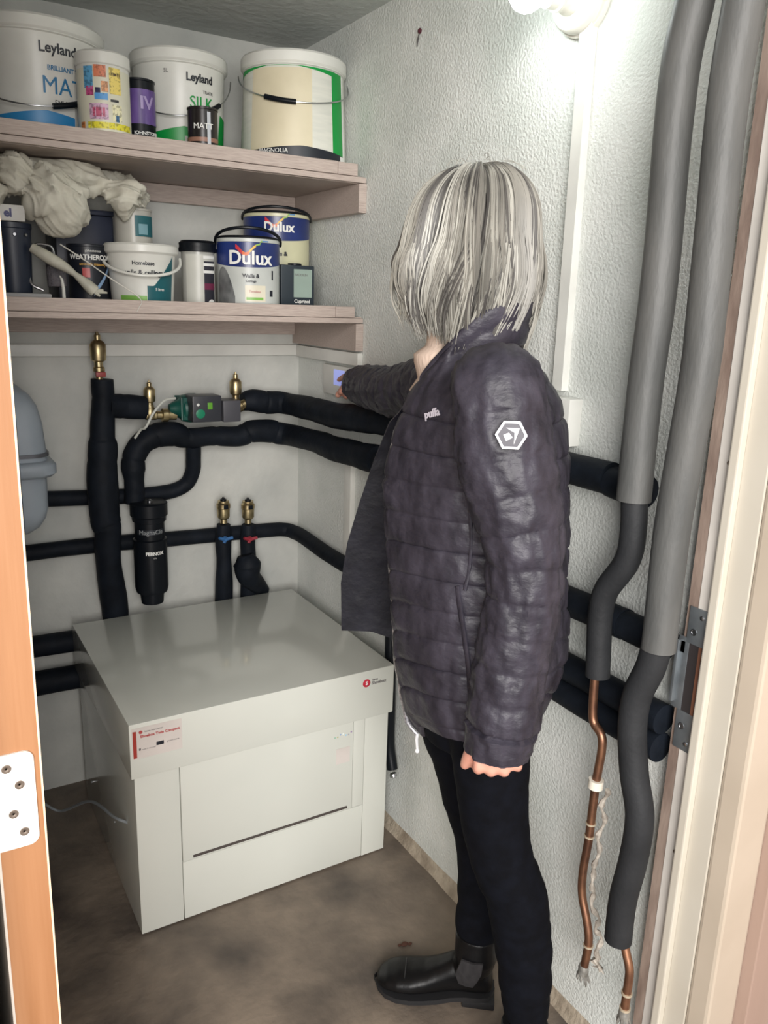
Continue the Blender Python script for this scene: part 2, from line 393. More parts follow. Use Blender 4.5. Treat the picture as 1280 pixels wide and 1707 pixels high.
mb = MB(); mb.tube([(a.x, hy0+g-.0015, .166), (b.x, hy0+g-.0015, .166)], .0032, 10)
obj('grip_slot', mb, mat('painted_slot_shade', (70, 62, 58), .8), hp)  # dark bar, coloured as the shade inside the slot
# badge and stickers on the lid front
y = hy0-.0004
def flat(cx, cz, yy):
    return lambda x_, y_, d: Vector((cx+x_, yy-d, cz+y_))
bc = U(611, 1139, 1, hy0)
mb = MB().lathe([(.0105, 0), (.0105, .0006), (.0101, .0008)], (bc.x, hy0-.0001, bc.z), (0, -1, 0), 28)
bd = obj('badge', mb, mat('crimson_badge', (186, 40, 62), .4), hp)
text_mb_o = text_mb('S', .013, flat(bc.x, bc.z, hy0-.001), .0002, .0004)
obj('lettering', text_mb_o, M_WHITE, bd, 0)
t_ = text_mb('kensa', .007, flat(bc.x+.024, bc.z+.0058, hy0-.0002), .0002, .0002)
text_mb('Shoebox', .0115, flat(bc.x+.035, bc.z-.003, hy0-.0002), .0002, .0004, mb=t_)
obj('lettering', t_, M_GREYPRINT, hp, 0)
sa = U(219, 1216, 1, hy0); sb = U(299, 1202, 1, hy0); sh = .064
lab = obj('sticker', patch(MB(), flat(0, 0, hy0-.0001), hx0+.005, hx0+.112, HH-.082, HH-.010, 1), mat('sticker_paper', (212, 204, 198), .4), hp, 0)
obj('red_bar', MB().box((hx0+.007, hy0-.0012, HH-.079), (hx0+.0145, hy0-.0005, HH-.017)), mat('brick_red_print', (160, 52, 42), .5), lab, 0)
lx = hx0+.02; lz = HH-.02
mb = text_mb('Shoebox Twin Compact', .0085, flat(lx+.045, lz-.0115, hy0-.0005), .0002, .0003)
mb.add(*(lambda t: (t.v, t.f))(MB().lathe([(.004, 0), (.004, .0003), (.0028, .0003), (.0028, .0001)], (lx+.004, hy0-.0005, lz-.001), (0, -1, 0), 20)))
obj('lettering', mb, mat('red_print', (176, 70, 70), .5), lab, 0)
mb = text_mb('kensa heat pumps', .0055, flat(lx+.032, lz-.001, hy0-.0005), .0002)
text_mb('made in cornwall', .0042, flat(lx+.020, lz-.042, hy0-.0005), .0002, mb=mb); text_mb('ground source', .0045, flat(lx+.072, lz-.036, hy0-.0005), .0002, mb=mb)
mb.box((lx-.001, hy0-.0012, lz-.043), (lx+.003, hy0-.0005, lz-.038))
obj('lettering', mb, M_GREYPRINT, lab, 0)
obj('dark_block', MB().box((lx+.036, hy0-.0012, lz-.040), (lx+.052, hy0-.0005, lz-.032)), M_DARKPRINT, lab, 0)
# small status lights and square sticker on the service panel
q = U(571, 1258, 1, hy0+g)
obj('square_sticker', MB().box((q.x-.019, hy0+g-.0022, q.z-.022), (q.x+.019, hy0+g-.0014, q.z+.020)), mat('sticker_paper', (212, 204, 198), .4), hp, 0)
q2 = U(570, 1226, 1, hy0+g)
cols = [(150, 190, 170), (190, 190, 130), (140, 170, 210), (235, 245, 245), (150, 200, 230), (170, 170, 180), (150, 120, 170)]
for i, cc in enumerate(cols):
    x = q2.x-.020+.0075*i; z = q2.z+(.004 if i in (2, 3, 6) else -.001)
    obj('indicator', MB().lathe([(.0022, 0), (.0022, .0006), (.0012, .001)], (x, hy0+g-.0012, z), (0, -1, 0), 10), mat('indicator_%d' % i, cc, .3), hp)
for yy, zz in ((-.30, .42), (-.46, .15), (-.18, .10)):
    obj('screw', MB().lathe([(.003, 0), (.003, .001), (.001, .0015)], (hx0+g-.0001, yy, zz), (-1, 0, 0), 10), M_STEEL, hp)

# pale cable looping from the door side to the pump
pts = catmull([U(150, 1336, 0, hx0-.02)*1.0, U(115, 1346, 0, -.76), U(80, 1366, 0, -.80), Vector((-.86, -.34, .03)), Vector((-.9, -.25, .006))], 8)
pts = catmull([Vector((hx0+.009, -.60, .235)), Vector((hx0-.012, -.56, .232)), U(150, 1336, 0, hx0-.035), U(100, 1352, 0, -.79), Vector((-.85, -.20, .10)), Vector((-.90, -.10, .008))], 10)
tag(obj('power_cable', MB().tube(pts, .0035, 8), mat('grey_cable_sheath', (150, 156, 160), .5)), 'pale grey cable curving to the left side of the white heat pump', 'cable')

# ------------------------------------------------------------------ pipework on the back and right walls
def foam(name, pts, r, label, mt=M_BLKFOAM, n=8, seg=22, lump=.003, sm=True, seams=0):
    P = catmull(pts, n) if sm else [Vector(p) for p in pts]
    R = r if hasattr(r, '__len__') else [r]*len(pts)
    rr = []
    m_ = len(pts)
    for i in range(len(P)):
        f = i/(len(P)-1)*(m_-1); k = min(int(f), m_-2); rr.append(R[k]+(R[k+1]-R[k])*(f-k))
    sd = random.random()*50
    def disp(L, a, p):
        d = lump*noise.noise(Vector((L*14+sd, cos(a)*.6, sin(a)*.6)))
        if seams: d -= .0025*max(0, 1-abs(((L+sd) % seams)-seams/2)/.006)
        return d
    return MB().tube(P, rr, seg, True, disp)
def pipe(pts, r, label, **k):
    return tag(obj('insulated_pipe', foam('p', pts, r, label, **k), k.get('mt', M_BLKFOAM)), label, 'pipe')
B_ = lambda px, py, y=-.075: U(px, py, 1, y)
# riser
RB = lambda px, py, y=-.105: U(px, py, 1, y)
rz = thing('riser_pipe', B_(190, 1015), 'thick black insulated riser pipe on the back wall topped by a brass air vent', 'pipe')
obj('insulation', foam('r', [RB(171, 632), RB(172, 690), RB(171, 728), RB(171, 742), RB(170, 800), RB(176, 868), RB(180, 884), RB(181, 940, -.085), RB(190, 1000, -.056), RB(196, 1060, -.044), RB(200, 1110, -.042)], [.028, .030, .031, .037, .040, .039, .034, .034, .037, .034, .03], '', seams=.16), M_BLKFOAM, rz)
obj('side_branch', foam('r', [RB(176, 677), RB(205, 677, -.09), RB(241, 679, -.085)], [.032, .033, .030], '', seams=.07), M_BLKFOAM, rz)
def air_vent(parent, base, s=1.0, ext=0, name='air_vent'):
    c = Vector(base)
    pr = [(.006, -.012), (.006, 0), (.010, .002), (.010, .008), (.0075, .010), (.0075, .018), (.0125, .021), (.0135, .028), (.0135, .048), (.010, .053), (.0055, .056), (.0055, .064), (.003, .066), (.002, .070)]
    return obj(name, MB().lathe([(r*s, z*s) for r, z in pr], c, (0, 0, 1), 24), M_BRASS, parent)
av = air_vent(rz, RB(165, 618)+Vector((0, 0, -.004)), 1.45)
mb = MB(); c = RB(166, 622); mb.box(c+Vector((-.012, -.018, -.008)), c+Vector((.012, -.004, .004)), .002)
obj('valve_lever', mb, mat('red_lever', (150, 60, 58), .5), rz)
# circulation pump set
pm = thing('circulation_pump', B_(320, 700), 'green and black circulation pump with brass unions on the back wall', 'pump')
yp = -.085
def PB(px, py, dy=0): return U(px, py, 1, yp+dy)
mb = MB(); a = PB(241, 692); b = PB(286, 692)
obj('union', MB().lathe([(.011, 0), (.013, .004), (.013, .03), (.011, .032), (.011, .045), (.018, .047), (.018, .062), (.013, .064), (.013, .085)], a, (b-a).normalized(), 24), M_BRASS, pm)
obj('tee_fitting', MB().lathe([(.013, -.012), (.016, -.006), (.017, .006), (.012, .016), (.010, .024)], PB(250, 690), (0, 0, 1), 24), M_BRASS, pm)
air_vent(pm, PB(250, 684), 1.15)
c = PB(305, 680)
mb = MB(); mb.lathe([(.012, -.055), (.018, -.045), (.024, -.03), (.036, -.02), (.040, 0), (.040, .018), (.034, .026)], PB(315, 680), (1, 0, 0), 32)
mb.box(PB(302, 656)+Vector((-.006, -.03, -.012)), PB(308, 700)+Vector((.012, .03, .008)), .004)
obj('pump_body', mb, mat('dark_green_cast', (14, 84, 72), .4, (10, 64, 58), ns=20), pm)
a = PB(313, 700, -.03); b = PB(360, 660, -.03)
cb = obj('control_head', MB().box((a.x, yp-.075, a.z-.002), (b.x, yp-.012, b.z+.006), .004), mat('charcoal_plastic', (52, 54, 60), .4), pm)
f = lambda px, py: U(px, py, 1, yp-.0755)
obj('green_button', MB().lathe([(.0125, 0), (.0125, .0018), (.010, .0026)], f(334, 690), (0, -1, 0), 28), mat('green_knob', (30, 130, 96), .4), cb)
obj('green_light', MB().box(f(346, 682)+Vector((0, -.0015, -.001)), f(354, 671)+Vector((0, .0008, 0)), .001), mat('lime_display', (96, 160, 50), .4), cb)
obj('white_button', MB().lathe([(.0038, 0), (.0038, .0018), (.002, .002)], f(330, 675), (0, -1, 0), 16), M_WHITE, cb)
a = PB(360, 699, -.0); b = PB(388, 663, -.0)
obj('terminal_box', MB().box((a.x, yp-.062, a.z), (b.x, yp+.005, b.z), .003), mat('grey_terminal_plastic', (74, 74, 80), .45), pm)
obj('outlet_elbow', MB().tube(catmull([PB(384, 676), PB(395, 679), PB(402, 676), PB(410, 672)], 6), [.013]*7+[.016]*6+[.013]*6, 20), M_BRASS, pm)
air_vent(pm, PB(393, 672), 1.25)
pts = catmull([PB(292, 664, -.035), PB(274, 668, -.05), PB(256, 688, -.055), PB(243, 712, -.045), PB(235, 716, -.03), PB(225, 730, -.012)], 8)
tag(obj('sensor_cable', MB().tube(pts, .0034, 8), mat('cream_cable', (206, 208, 200), .5)), 'cream cable arching from the pump down behind the black pipe', 'cable')
# main pipes: along the back wall, round the corner, on along the right wall
RX = -.034
def R_(px, py, x=-.06): return U(px, py, 0, x)
pipe([B_(405, 670), B_(420, 668), B_(445, 671), Vector((-.10, -.075, 1.112)), Vector((-.070, -.10, 1.108)), R_(530, 684), R_(560, 693), R_(600, 698, -.055), R_(640, 704, -.05), Vector((-.04, -.80, 1.125)), Vector((-.034, -1.05, 1.128))],
     [.026, .032, .033, .032, .032, .034, .034, .036, .033, .029, .028], 'upper thick black insulated pipe from the pump round the corner to the right wall', seams=.11)
pipe([Vector((RX, -1.06, 1.128)), Vector((RX, -1.2, 1.127)), Vector((RX, -1.322, 1.128))], .028, 'black insulated pipe length emerging behind the jacket at chest height', lump=.001)
pipe([Vector((RX, -1.323, 1.124)), Vector((RX, -1.35, 1.122)), Vector((RX, -1.40, 1.122))], .0265, 'short black foam stub continuing under the first grey riser', lump=.001)
pipe([B_(224, 838), B_(223, 800), B_(222, 782), B_(224, 760), B_(238, 738), B_(262, 726), B_(290, 724), B_(312, 731), B_(350, 727), B_(396, 728), B_(420, 719), B_(450, 719), Vector((-.105, -.078, 1.022)), Vector((-.074, -.10, 1.017)), R_(530, 737), R_(560, 749), R_(592, 757), R_(630, 766)],
     [.027, .027, .033, .031, .031, .034, .034, .029, .028, .029, .033, .033, .032, .032, .032, .035, .034, .036], 'second black insulated pipe looping from the filter along the wall below the pump', seams=.09)
pipe([R_(632, 767), Vector((-.05, -.8, .99)), Vector((RX, -1.05, .91)), Vector((RX, -1.2, .886)), Vector((RX, -1.385, .888))], .027, 'middle black insulated pipe on the right wall at hip height', lump=.001)
pipe([Vector((RX, -1.386, .888)), Vector((RX, -1.42, .888)), Vector((RX, -1.478, .889))], .0255, 'black foam stub between the two grey risers', lump=.001)
pipe([B_(40, 833, -.028), B_(100, 831, -.028), B_(160, 829, -.028), B_(215, 827, -.028), B_(262, 823, -.028), B_(292, 817, -.030), B_(312, 805, -.035), B_(321, 785, -.045), B_(322, 766, -.058), B_(322, 742, -.072)], .021, 'thin black pipe from the vessel bending up in a loop to the second pipe', lump=.001)
pipe([B_(20, 925, -.025), B_(165, 908, -.025), B_(300, 897, -.025), B_(440, 884, -.026), B_(474, 883, -.030), Vector((-.040, -.055, .705)), Vector((-.032, -.11, .703)), Vector((-.032, -.30, .695)), Vector((-.032, -.6, .70)), Vector((-.032, -.9, .72)), Vector((-.032, -1.1, .735))], .022, 'slim black insulated pipe low on the back wall turning the corner', lump=.001)
for dz, lb in ((0.004, 'upper of the two lowest black pipes beside the grey riser'), (-.048, 'lowest black insulated pipe on the right wall beside the door frame')):
    pipe([Vector((-.031, -1.0, .752+dz)), Vector((-.031, -1.25, .752+dz)), Vector((-.031, -1.485, .754+dz))], .0255, lb, lump=.001)
pipe([Vector((-.95, -.05, .474)), Vector((-.75, -.05, .47)), Vector((-.66, -.05, .468))], .030, 'upper of two thick black pipes behind the heat pump at lower left', lump=.001)
pipe([Vector((-.95, -.05, .362)), Vector((-.75, -.05, .362)), Vector((-.66, -.05, .360))], .034, 'lower of two thick black pipes behind the heat pump at lower left', lump=.001)
# dark hose hanging beside the heat pump
pts = [U(652, 1005, 0, -.025), U(651, 1060, 0, -.025), U(650, 1170, 0, -.03), U(649, 1240, 0, -.03), U(654, 1282, 0, -.03)]
hs = thing('drain_hose', pts[-1], 'black hose hanging down between the heat pump and the right wall', 'hose')
obj('hose', MB().tube(catmull(pts, 6), .0145, 16), M_BLKP, hs)
obj('end_ring', MB().lathe([(.008, 0), (.0095, .003), (.0095, .009), (.006, .012)], pts[-1]+Vector((0, -.004, -.010)), (.1, -.3, -1), 16), M_STEEL, hs)
# filter
fc = B_(248, 850, -.105); fz = lambda py: B_(248, py, -.105).z
ft = thing('system_filter', Vector((fc.x, fc.y, fz(990))), 'black cylindrical magnetic filter below the looped pipe', 'filter')
obj('cap', MB().lathe([(.020, fz(836)-fz(836)+.001), (.046, 0), (.050, -.003), (.050, -.036), (.046, -.040), (.045, -.052)], (fc.x, fc.y, fz(836)), (0, 0, 1), 40), M_BLKP, ft)
obj('bleed_valve', MB().lathe([(.007, 0), (.007, .006), (.0045, .008), (.002, .009)], (fc.x, fc.y-.012, fz(836)), (0, 0, 1), 16), M_STEEL, ft)
zt = fz(836)-.052
obj('body', MB().lathe([(.045, 0), (.040, -.002), (.040, -.05), (.045, -.052), (.0455, -.19), (.042, -.205), (.033, -.207), (.030, -.238)], (fc.x, fc.y, zt), (0, 0, 1), 40), M_BLKP, ft)
fa = face_angle(fc)
mp = cylmap(fc, .0455, fa, zt-.026); obj('label_band', patch(MB(), cylmap(fc, .0402, fa, zt-.026), -.036, .050, -.007, .007, 24), mat('dark_silver_band', (64, 68, 74), .3, (46, 50, 56), ns=60, metal=.5), ft)
obj('lettering', text_mb('MagnaCle', .017, cylmap(fc, .0408, fa+.1, zt-.026), .0002, .0003), mat('silver_print', (150, 154, 156), .4), ft, 0)
mb = text_mb('FERNOX', .0125, cylmap(fc, .0458, fa+.25, zt-.085), .0002, .0006); text_mb('TF1', .006, cylmap(fc, .0458, fa+.25, zt-.098), .0002, mb=mb)
obj('lettering', mb, M_WHITE, ft, 0)
# filling valves
def fill_valve(px, top, col, label, bulge):
    c = B_(px, top, -.075)
    t = thing('filling_valve', c-Vector((0, 0, .2)), label, 'valve')
    z0 = B_(px, 872, -.075).z
    obj('brass_cap', MB().lathe([(.010, 0), (.010, .012), (.015, .015), (.018, .020), (.018, .044), (.020, .046), (.020, .058), (.016, .062), (.016, .068)], (c.x, c.y, z0), (0, 0, 1), 8 if 0 else 24), M_BRASS, t)
    obj('black_insert', MB().lathe([(.009, 0), (.009, .006), (.004, .008), (.003, .012)], (c.x, c.y, z0+.066), (0, 0, 1), 16), M_BLKP, t)
    obj('slot', MB().box((c.x-.006, c.y-.0205, z0+.046), (c.x+.008, c.y-.014, z0+.058), .001), M_BLKP, t)
    h = B_(px+3, 899, -.115)
    mb = MB()
    for k in range(3):
        a = radians(90*k*1.33+20); mb.tube([h, h+Vector((cos(a)*.024, -.004, sin(a)*.010))], [.0055, .0045], 10)
    mb.lathe([(.008, 0), (.009, .004), (.005, .012)], h+Vector((0, .004, 0)), (0, -1, 0), 16)
    obj('handle', mb, mat(col+'_tap', (52, 104, 160) if col == 'blue' else (150, 44, 58), .4), t)
    pts = [B_(px, 874), B_(px, 900), B_(px+1, 930), B_(px+2, 960, -.070), B_(px+2, 1010, -.050), B_(px+2, 1100, -.045)]
    obj('insulation', foam('v', pts, [.019, .023, .022, .024, .027, .027], '', lump=.003), M_BLKFOAM, t)
    if bulge:
        obj('insulated_tee', foam('v', [B_(px-4, 925, -.10), B_(px, 940, -.105), B_(px+3, 962, -.10), B_(px+24, 985, -.050)], [.022, .040, .034, .022], '', lump=.006), M_BLKFOAM, t)
fill_valve(372, 832, 'blue', 'brass-topped filling valve with the blue tap handle behind the heat pump', 0)
fill_valve(413, 830, 'red', 'brass-topped filling valve with the red tap handle behind the heat pump', 1)

# expansion vessel, pale blue grey, rounded box with belt
ev = thing('expansion_vessel', (-.93, -.15, .82), 'pale blue-grey rounded expansion vessel on the back wall beside the door', 'vessel')
M_VES = mat('pale_blue_grey_enamel', (158, 168, 178), .35)
xr = -.762; y0v, y1v = -.27, -.055
def rrect(cx, cy, hx, hy, z, rc, n=8):
    pts = []
    for (sx, sy, a0) in ((1, 1, 0), (-1, 1, 90), (-1, -1, 180), (1, -1, 270)):
        for k in range(n):
            a = radians(a0+90*k/(n-1)); pts.append(Vector((cx+sx*(hx-rc)+rc*cos(a), cy+sy*(hy-rc)+rc*sin(a), z)))
    return pts
cx, cy, hx, hy = xr-.17, (y0v+y1v)/2, .17, (y1v-y0v)/2
def vz(py): return U(88, py, 0, xr).z
zT = 1.205; zB0, zB1 = 1.015, .985
def shell(zs): return [rrect(cx, cy, hx-i_, hy-i_, z, max(.018, .040-i_*.2)) for z, i_ in zs]
obj('upper_shell', MB().loft(shell([(zT, .11), (zT-.004, .08), (zT-.016, .05), (zT-.035, .028), (zT-.06, .014), (zT-.10, .006), (zB0, 0)])), M_VES, ev, 50)
obj('belt', MB().loft(shell([(zB0+.004, .002), (zB0+.002, -.010), (zB0-.006, -.016), (zB1+.004, -.016), (zB1-.004, -.008), (zB1-.006, .004)])), M_VES, ev, 50)
obj('lower_shell', MB().loft(shell([(zB1, .004), (.90, .006), (.875, .012), (.85, .026), (.835, .044), (.828, .07), (.825, .1)])), M_VES, ev, 50)
obj('clamp_band', MB().loft(shell([(zB0+.014, -.003), (zB0+.022, -.003), (zB0+.022, .004), (zB0+.006, .003)])), mat('dull_clamp', (104, 106, 112), .4, metal=.4), ev, 50)
mb = MB().box((cx-.05, y0v-.06, .83), (cx+.10, y0v-.004, 1.16), .03); obj('front_bulge', mb, M_VES, ev, 50)
obj('wall_bracket', MB().box((cx-.10, -.060, .96), (cx+.04, -.0005, 1.00), .002), M_VES, ev, 50)

# controller on the right wall
ctl = thing('heat_pump_controller', (0, -.27, 1.16), 'white wall controller with a glowing lilac screen touched by the finger', 'controller')
cz0, cz1 = 1.153, 1.234
obj('casing', MB().box((-.020, -.385, cz0), (0, -.205, cz1), .004), M_WPVC, ctl)
sc = U(565, 630, 0, -.021)
obj('screen', MB().box((-.0212, sc.y-.030, sc.z-.021), (-.0198, sc.y+.032, sc.z+.021), .0006), mat('lilac_lit_screen', (150, 160, 225), .3, emit=.55), ctl)

# ------------------------------------------------------------------ grey risers on the right wall
GX = -.085
def gpath(l): return [U(x, y, 0, GX) for x, y in l]
def grey_riser(top, low, cop, label, r1, r2, seam_side):
    p1 = gpath(top); first = p1[0]; up = Vector((GX, p1[0].y+(p1[0].y-p1[1].y)*.1, CEILZ-.001))
    t = thing('heating_riser', p1[-1], label, 'pipe')
    def d(L, a, p): return .0012*noise.noise(Vector((L*6, cos(a), sin(a))))-(.004*max(0, 1-abs(a-seam_side)/.07))
    obj('grey_insulation', MB().tube([up]+catmull(p1, 10), r1, 64, True, d, hint=(1, 0, 0)), M_GRYFOAM, t)
    p2 = catmull(gpath(low), 10)
    obj('black_insulation', MB().tube(p2, r2, 32, True), M_CHFOAM, t)
    p3 = catmull(gpath(cop), 8); obj('copper_pipe', MB().tube(p3, .0075, 16), M_COPPER, t)
    return t, p3
t1, c1 = grey_riser([(1158, 0), (1130, 140), (1098, 480), (1076, 640), (1056, 834)],
    [(1057, 800), (1056, 880), (1045, 935), (1010, 985), (1000, 1030), (998, 1080), (996, 1127)],
    [(992, 1120), (988, 1180), (990, 1205), (1002, 1225), (1003, 1250), (994, 1300), (988, 1345), (981, 1400), (972, 1450), (970, 1490), (978, 1535), (981, 1570), (972, 1620)],
    'left grey-lagged riser pipe on the right wall ending in bare copper', .0262, .0205, 4.1)
t2, c2 = grey_riser([(1240, 0), (1212, 180), (1178, 520), (1166, 620), (1138, 780), (1118, 900), (1098, 1082)],
    [(1098, 1060), (1085, 1110), (1062, 1160), (1054, 1215), (1057, 1290), (1066, 1360), (1056, 1430), (1038, 1500), (1030, 1566)],
    [(1036, 1555), (1044, 1590), (1049, 1620), (1044, 1660), (1040, 1692)],
    'right grey-lagged riser pipe beside the door frame, lagged low in black foam', .0262, .0232, 4.1)
def ringat(P, f, r, h, name, m_, t, sg=20):
    i = int(f*(len(P)-1)); i = max(1, min(i, len(P)-2)); d = (P[i+1]-P[i-1]).normalized()
    obj(name, MB().lathe([(.0078, -h/2), (r, -h/2), (r, h/2), (.0078, h/2)], P[i], d, sg), m_, t)
M_SOLD = mat('solder_bead', (196, 182, 158), .4, metal=.3); M_TAPE = mat('white_tape', (228, 220, 204), .7)
ringat(c1, .43, .013, .016, 'white_collar', M_TAPE, t1)
for f_ in (.55, .575, .93): ringat(c1, f_, .0092, .003, 'solder_ring', M_SOLD, t1)
for f_ in (.72, .93): ringat(c2, f_, .0095, .004, 'solder_ring', M_SOLD, t2)
# frayed foil at the pipe ends
M_FRAY = mat('frayed_foil', (168, 166, 160), .4, (120, 118, 112), ns=60, metal=.5)
for t, P in ((t1, c1), (t2, c2)):
    mb = MB(); e = P[-1]
    mb.lathe([(.0085, .016), (.0095, .01), (.010, -.004), (.006, -.008)], e, (0, 0, 1), 14)
    for k in range(7):
        a = k*2*pi/7; l = .014+.012*random.random()
        mb.tube([e+Vector((cos(a)*.006, sin(a)*.006, -.002)), e+Vector((cos(a)*.010, sin(a)*.010, -l*.6)), e+Vector((cos(a)*(.006+.012*random.random()), sin(a)*.012, -l))], [.0035, .003, .0008], 6)
    obj('frayed_end', mb, M_FRAY, t)
# white rag tape trailing down behind the first copper pipe
P = [p+Vector((.012+.004*sin(i*.9), -.014-.003*cos(i*.7), 0)) for i, p in enumerate(c1[int(.44*len(c1)):int(.97*len(c1))])]
mb = MB().tube(P, [(.0035+.0018*sin(i*1.7)+.001*random.random()) for i in range(len(P))], 8)
for k in range(6):
    a = k; p = P[-1]; mb.tube([p, p+Vector((.006*cos(a), .012*sin(a), .006*cos(a*2))), p+Vector((.004*sin(a), .018*cos(a), -.012))], [.003, .0035, .001], 6)
obj('trailing_tape', mb, mat('dirty_cream_tape', (186, 178, 166), .8, (140, 132, 122), ns=90), t1)
# ------------------------------------------------------------------ paint containers
def bucket(name, c, prof, body_m, label, cat, root_z, lid_prof=None, lid_m=None, body_name='body'):
    t = thing(name, (c.x, c.y, root_z), label, cat)
    obj(body_name, MB().lathe(prof, (c.x, c.y, root_z), (0, 0, 1), 64), body_m, t)
    if lid_prof: obj('lid', MB().lathe(lid_prof, (c.x, c.y, root_z), (0, 0, 1), 64), lid_m or M_WPLAS, t)
    return t
def bail(t, c, R, z_ear, a0, drop, grip=None, thick=.0016, off=.006, span=pi, m_=None, gf=.5, up=False, gm=None, gr=.006, gl=.07):
    """wire handle lying against the front of a bucket from ear to ear"""
    P = []
    for k in range(41):
        s_ = k/40; a = a0-span/2+span*s_
        z = z_ear-drop*sin(pi*s_)**.8 if not up else z_ear+drop*sin(pi*s_)**.75
        rr = (R+off+.002) if not up else R*1.0+.002
        P.append(Vector((c.x+rr*cos(a), c.y+rr*sin(a), z)))
    h = obj('handle', MB().tube(P, thick, 8), m_ or M_STEEL, t)
    if grip:
        i0 = int((gf-gl)*40); i1 = int((gf+gl)*40)
        obj('grip', MB().tube(P[i0:i1+1], gr, 14), gm or M_BLKP, h)
    return h
# 1: large cream-label bucket with green stripe (right end)
c, R, z = circ(385, 593, 118, -.245); c2_, Rb, zb = circ(398, 580, 250, -.245)
R = min(R, -c.x-.001); H = z-UZ+.004
hb = H
fa = face_angle(c)
t = bucket('paint_bucket', c, [(Rb-.010, 0), (Rb-.006, .001), (Rb-.004, .004), (R-.008, hb-.020), (R-.004, hb-.018), (R-.004, hb-.012)], M_WPLAS, 'large bucket with cream panel and green stripe, rightmost on the upper shelf', 'bucket', UZ,
    [(R-.003, hb-.016), (R, hb-.012), (R, hb+.008), (R-.004, hb+.013), (R-.014, hb+.012), (R-.018, hb+.006), (.01, hb+.006)])
def cone(c, zr, a0, z0, d0=.0008):      # map on the tapering wall
    def f(x, y, d):
        zz = z0+y; r = (Rb-.004)+(R-.008-Rb+.004)*(zz-.004)/(hb-.024)+d0+d
        a = a0+x/R; return Vector((c.x+r*cos(a), c.y+r*sin(a), UZ+zz))
    return f
cm = cone(c, 0, fa, 0)
obj('print_wrap', patch(MB(), cm, -.235, .29, .006, hb-.022, 48, ny=2), mat('pale_grey_print', (214, 214, 204), .4, (204, 205, 196), ns=14, stretch=(1, 1, 8)), t)
obj('cream_panel', patch(MB(), cone(c, 0, fa, 0, .0014), -.115, .045, .03, hb-.026, 24, ny=2), mat('cream_print', (216, 206, 178), .45, (206, 196, 168), ns=12), t)
obj('green_stripe', patch(MB(), cone(c, 0, fa, 0, .0014), .105, .150, .018, hb-.022, 8, ny=2), M_GREEN, t)
obj('green_border', patch(MB(), cone(c, 0, fa, 0, .0016), -.20, .12, hb-.030, hb-.0215, 32, fy0=lambda x: hb-.0225-max(0, .012*abs(x+.03)/.12-.004)), M_GREEN, t)
obj('white_margin', patch(MB(), cone(c, 0, fa, 0, .0014), .151, .162, .02, hb-.024, 4, ny=2), M_WHITE, t)
obj('dark_base_band', patch(MB(), cone(c, 0, fa, 0, .0018), -.14, .15, .0, .03, 32, fy0=lambda x: .004, fy1=lambda x: .046+.010*max(0, 1-abs(x-.02)/.13)), M_DARKPRINT, t)
obj('small_label', patch(MB(), cone(c, 0, fa, 0, .0022), .134, .150, .004, .045, 4), M_WHITE, t)
obj('lettering', text_mb('MAGNOLIA', .014, cone(c, 0, fa-.38, .043, .0026), .0002, .0006), M_WHITE, t, 0)
bail(t, c, R, UZ+hb-.028, fa+.12, .075, True, gf=.40, off=.004, gl=.085, span=pi*1.02)
# 2: bucket with green base, middle
c, R, z = circ(215, 379, 110, -.15); _, Rb, _ = circ(228, 372, 230, -.15); hb = z-UZ+.002
fa = face_angle(c)
t = bucket('paint_bucket', c, [(Rb-.010, 0), (Rb-.006, .001), (Rb-.004, .004), (R-.008, hb-.020), (R-.004, hb-.018), (R-.004, hb-.012)], M_WPLAS, 'white bucket with green lettering in the middle of the upper shelf', 'bucket', UZ,
    [(R-.003, hb-.016), (R, hb-.012), (R, hb+.008), (R-.004, hb+.013), (R-.014, hb+.012), (R-.018, hb+.006), (.01, hb+.006)])
obj('green_base_band', patch(MB(), cone(c, 0, fa, 0), -.10, .19, .004, .05, 32, fy0=lambda x: .005, fy1=lambda x: .086-.028*min(1, abs(x-.01)/.15)+(.06 if x > .125 else 0)), M_GREEN, t)
mb = text_mb('SILK', .036, cone(c, 0, fa+.50, hb*.58, .0012), .0002, .0003)
obj('lettering', mb, M_GREEN, t, 0)
mb = text_mb('Leyland', .024, cone(c, 0, fa+.46, hb*.80, .0012), .0002, .0008); text_mb('TRADE', .010, cone(c, 0, fa+.66, hb*.685, .0012), .0002, mb=mb)
obj('lettering', mb, M_DARKPRINT, t, 0)
obj('lettering', text_mb('5L', .012, cone(c, 0, fa-.28, hb*.84, .0012), .0002), M_GREYPRINT, t, 0)
obj('grey_panel', patch(MB(), cone(c, 0, fa, 0, .0012), .01, .055, .035, .065, 8), mat('grey_label', (190, 190, 184), .5), t)
bail(t, c, R, UZ+hb-.03, fa-.1, .105, True, gf=.73, off=.005, gr=.0055)
# 3: bucket at the left, MATT
c, R, z = circ(-68, 173, 60, -.156); _, Rb, _ = circ(-54, 158, 200, -.156); hb = z-UZ-.004
fa = face_angle(c)
t = bucket('paint_bucket', c, [(Rb-.010, 0), (Rb-.006, .001), (Rb-.004, .004), (R-.008, hb-.020), (R-.004, hb-.018), (R-.004, hb-.012)], M_WPLAS, 'white bucket with blue lettering, leftmost on the upper shelf', 'bucket', UZ,
    [(R-.003, hb-.016), (R, hb-.012), (R, hb+.008), (R-.004, hb+.013), (R-.014, hb+.012), (R-.018, hb+.006), (.01, hb+.006)])
M_BLUEP = mat('blue_print', (44, 120, 168), .45)
mb = text_mb('MATT', .048, cone(c, 0, fa+.50, hb*.50, .0012), .0002, .0002)
text_mb('BRILLIANT WHITE', .013, cone(c, 0, fa+.52, hb*.645, .0012), .0002, .0003, mb=mb)
obj('lettering', mb, M_BLUEP, t, 0)
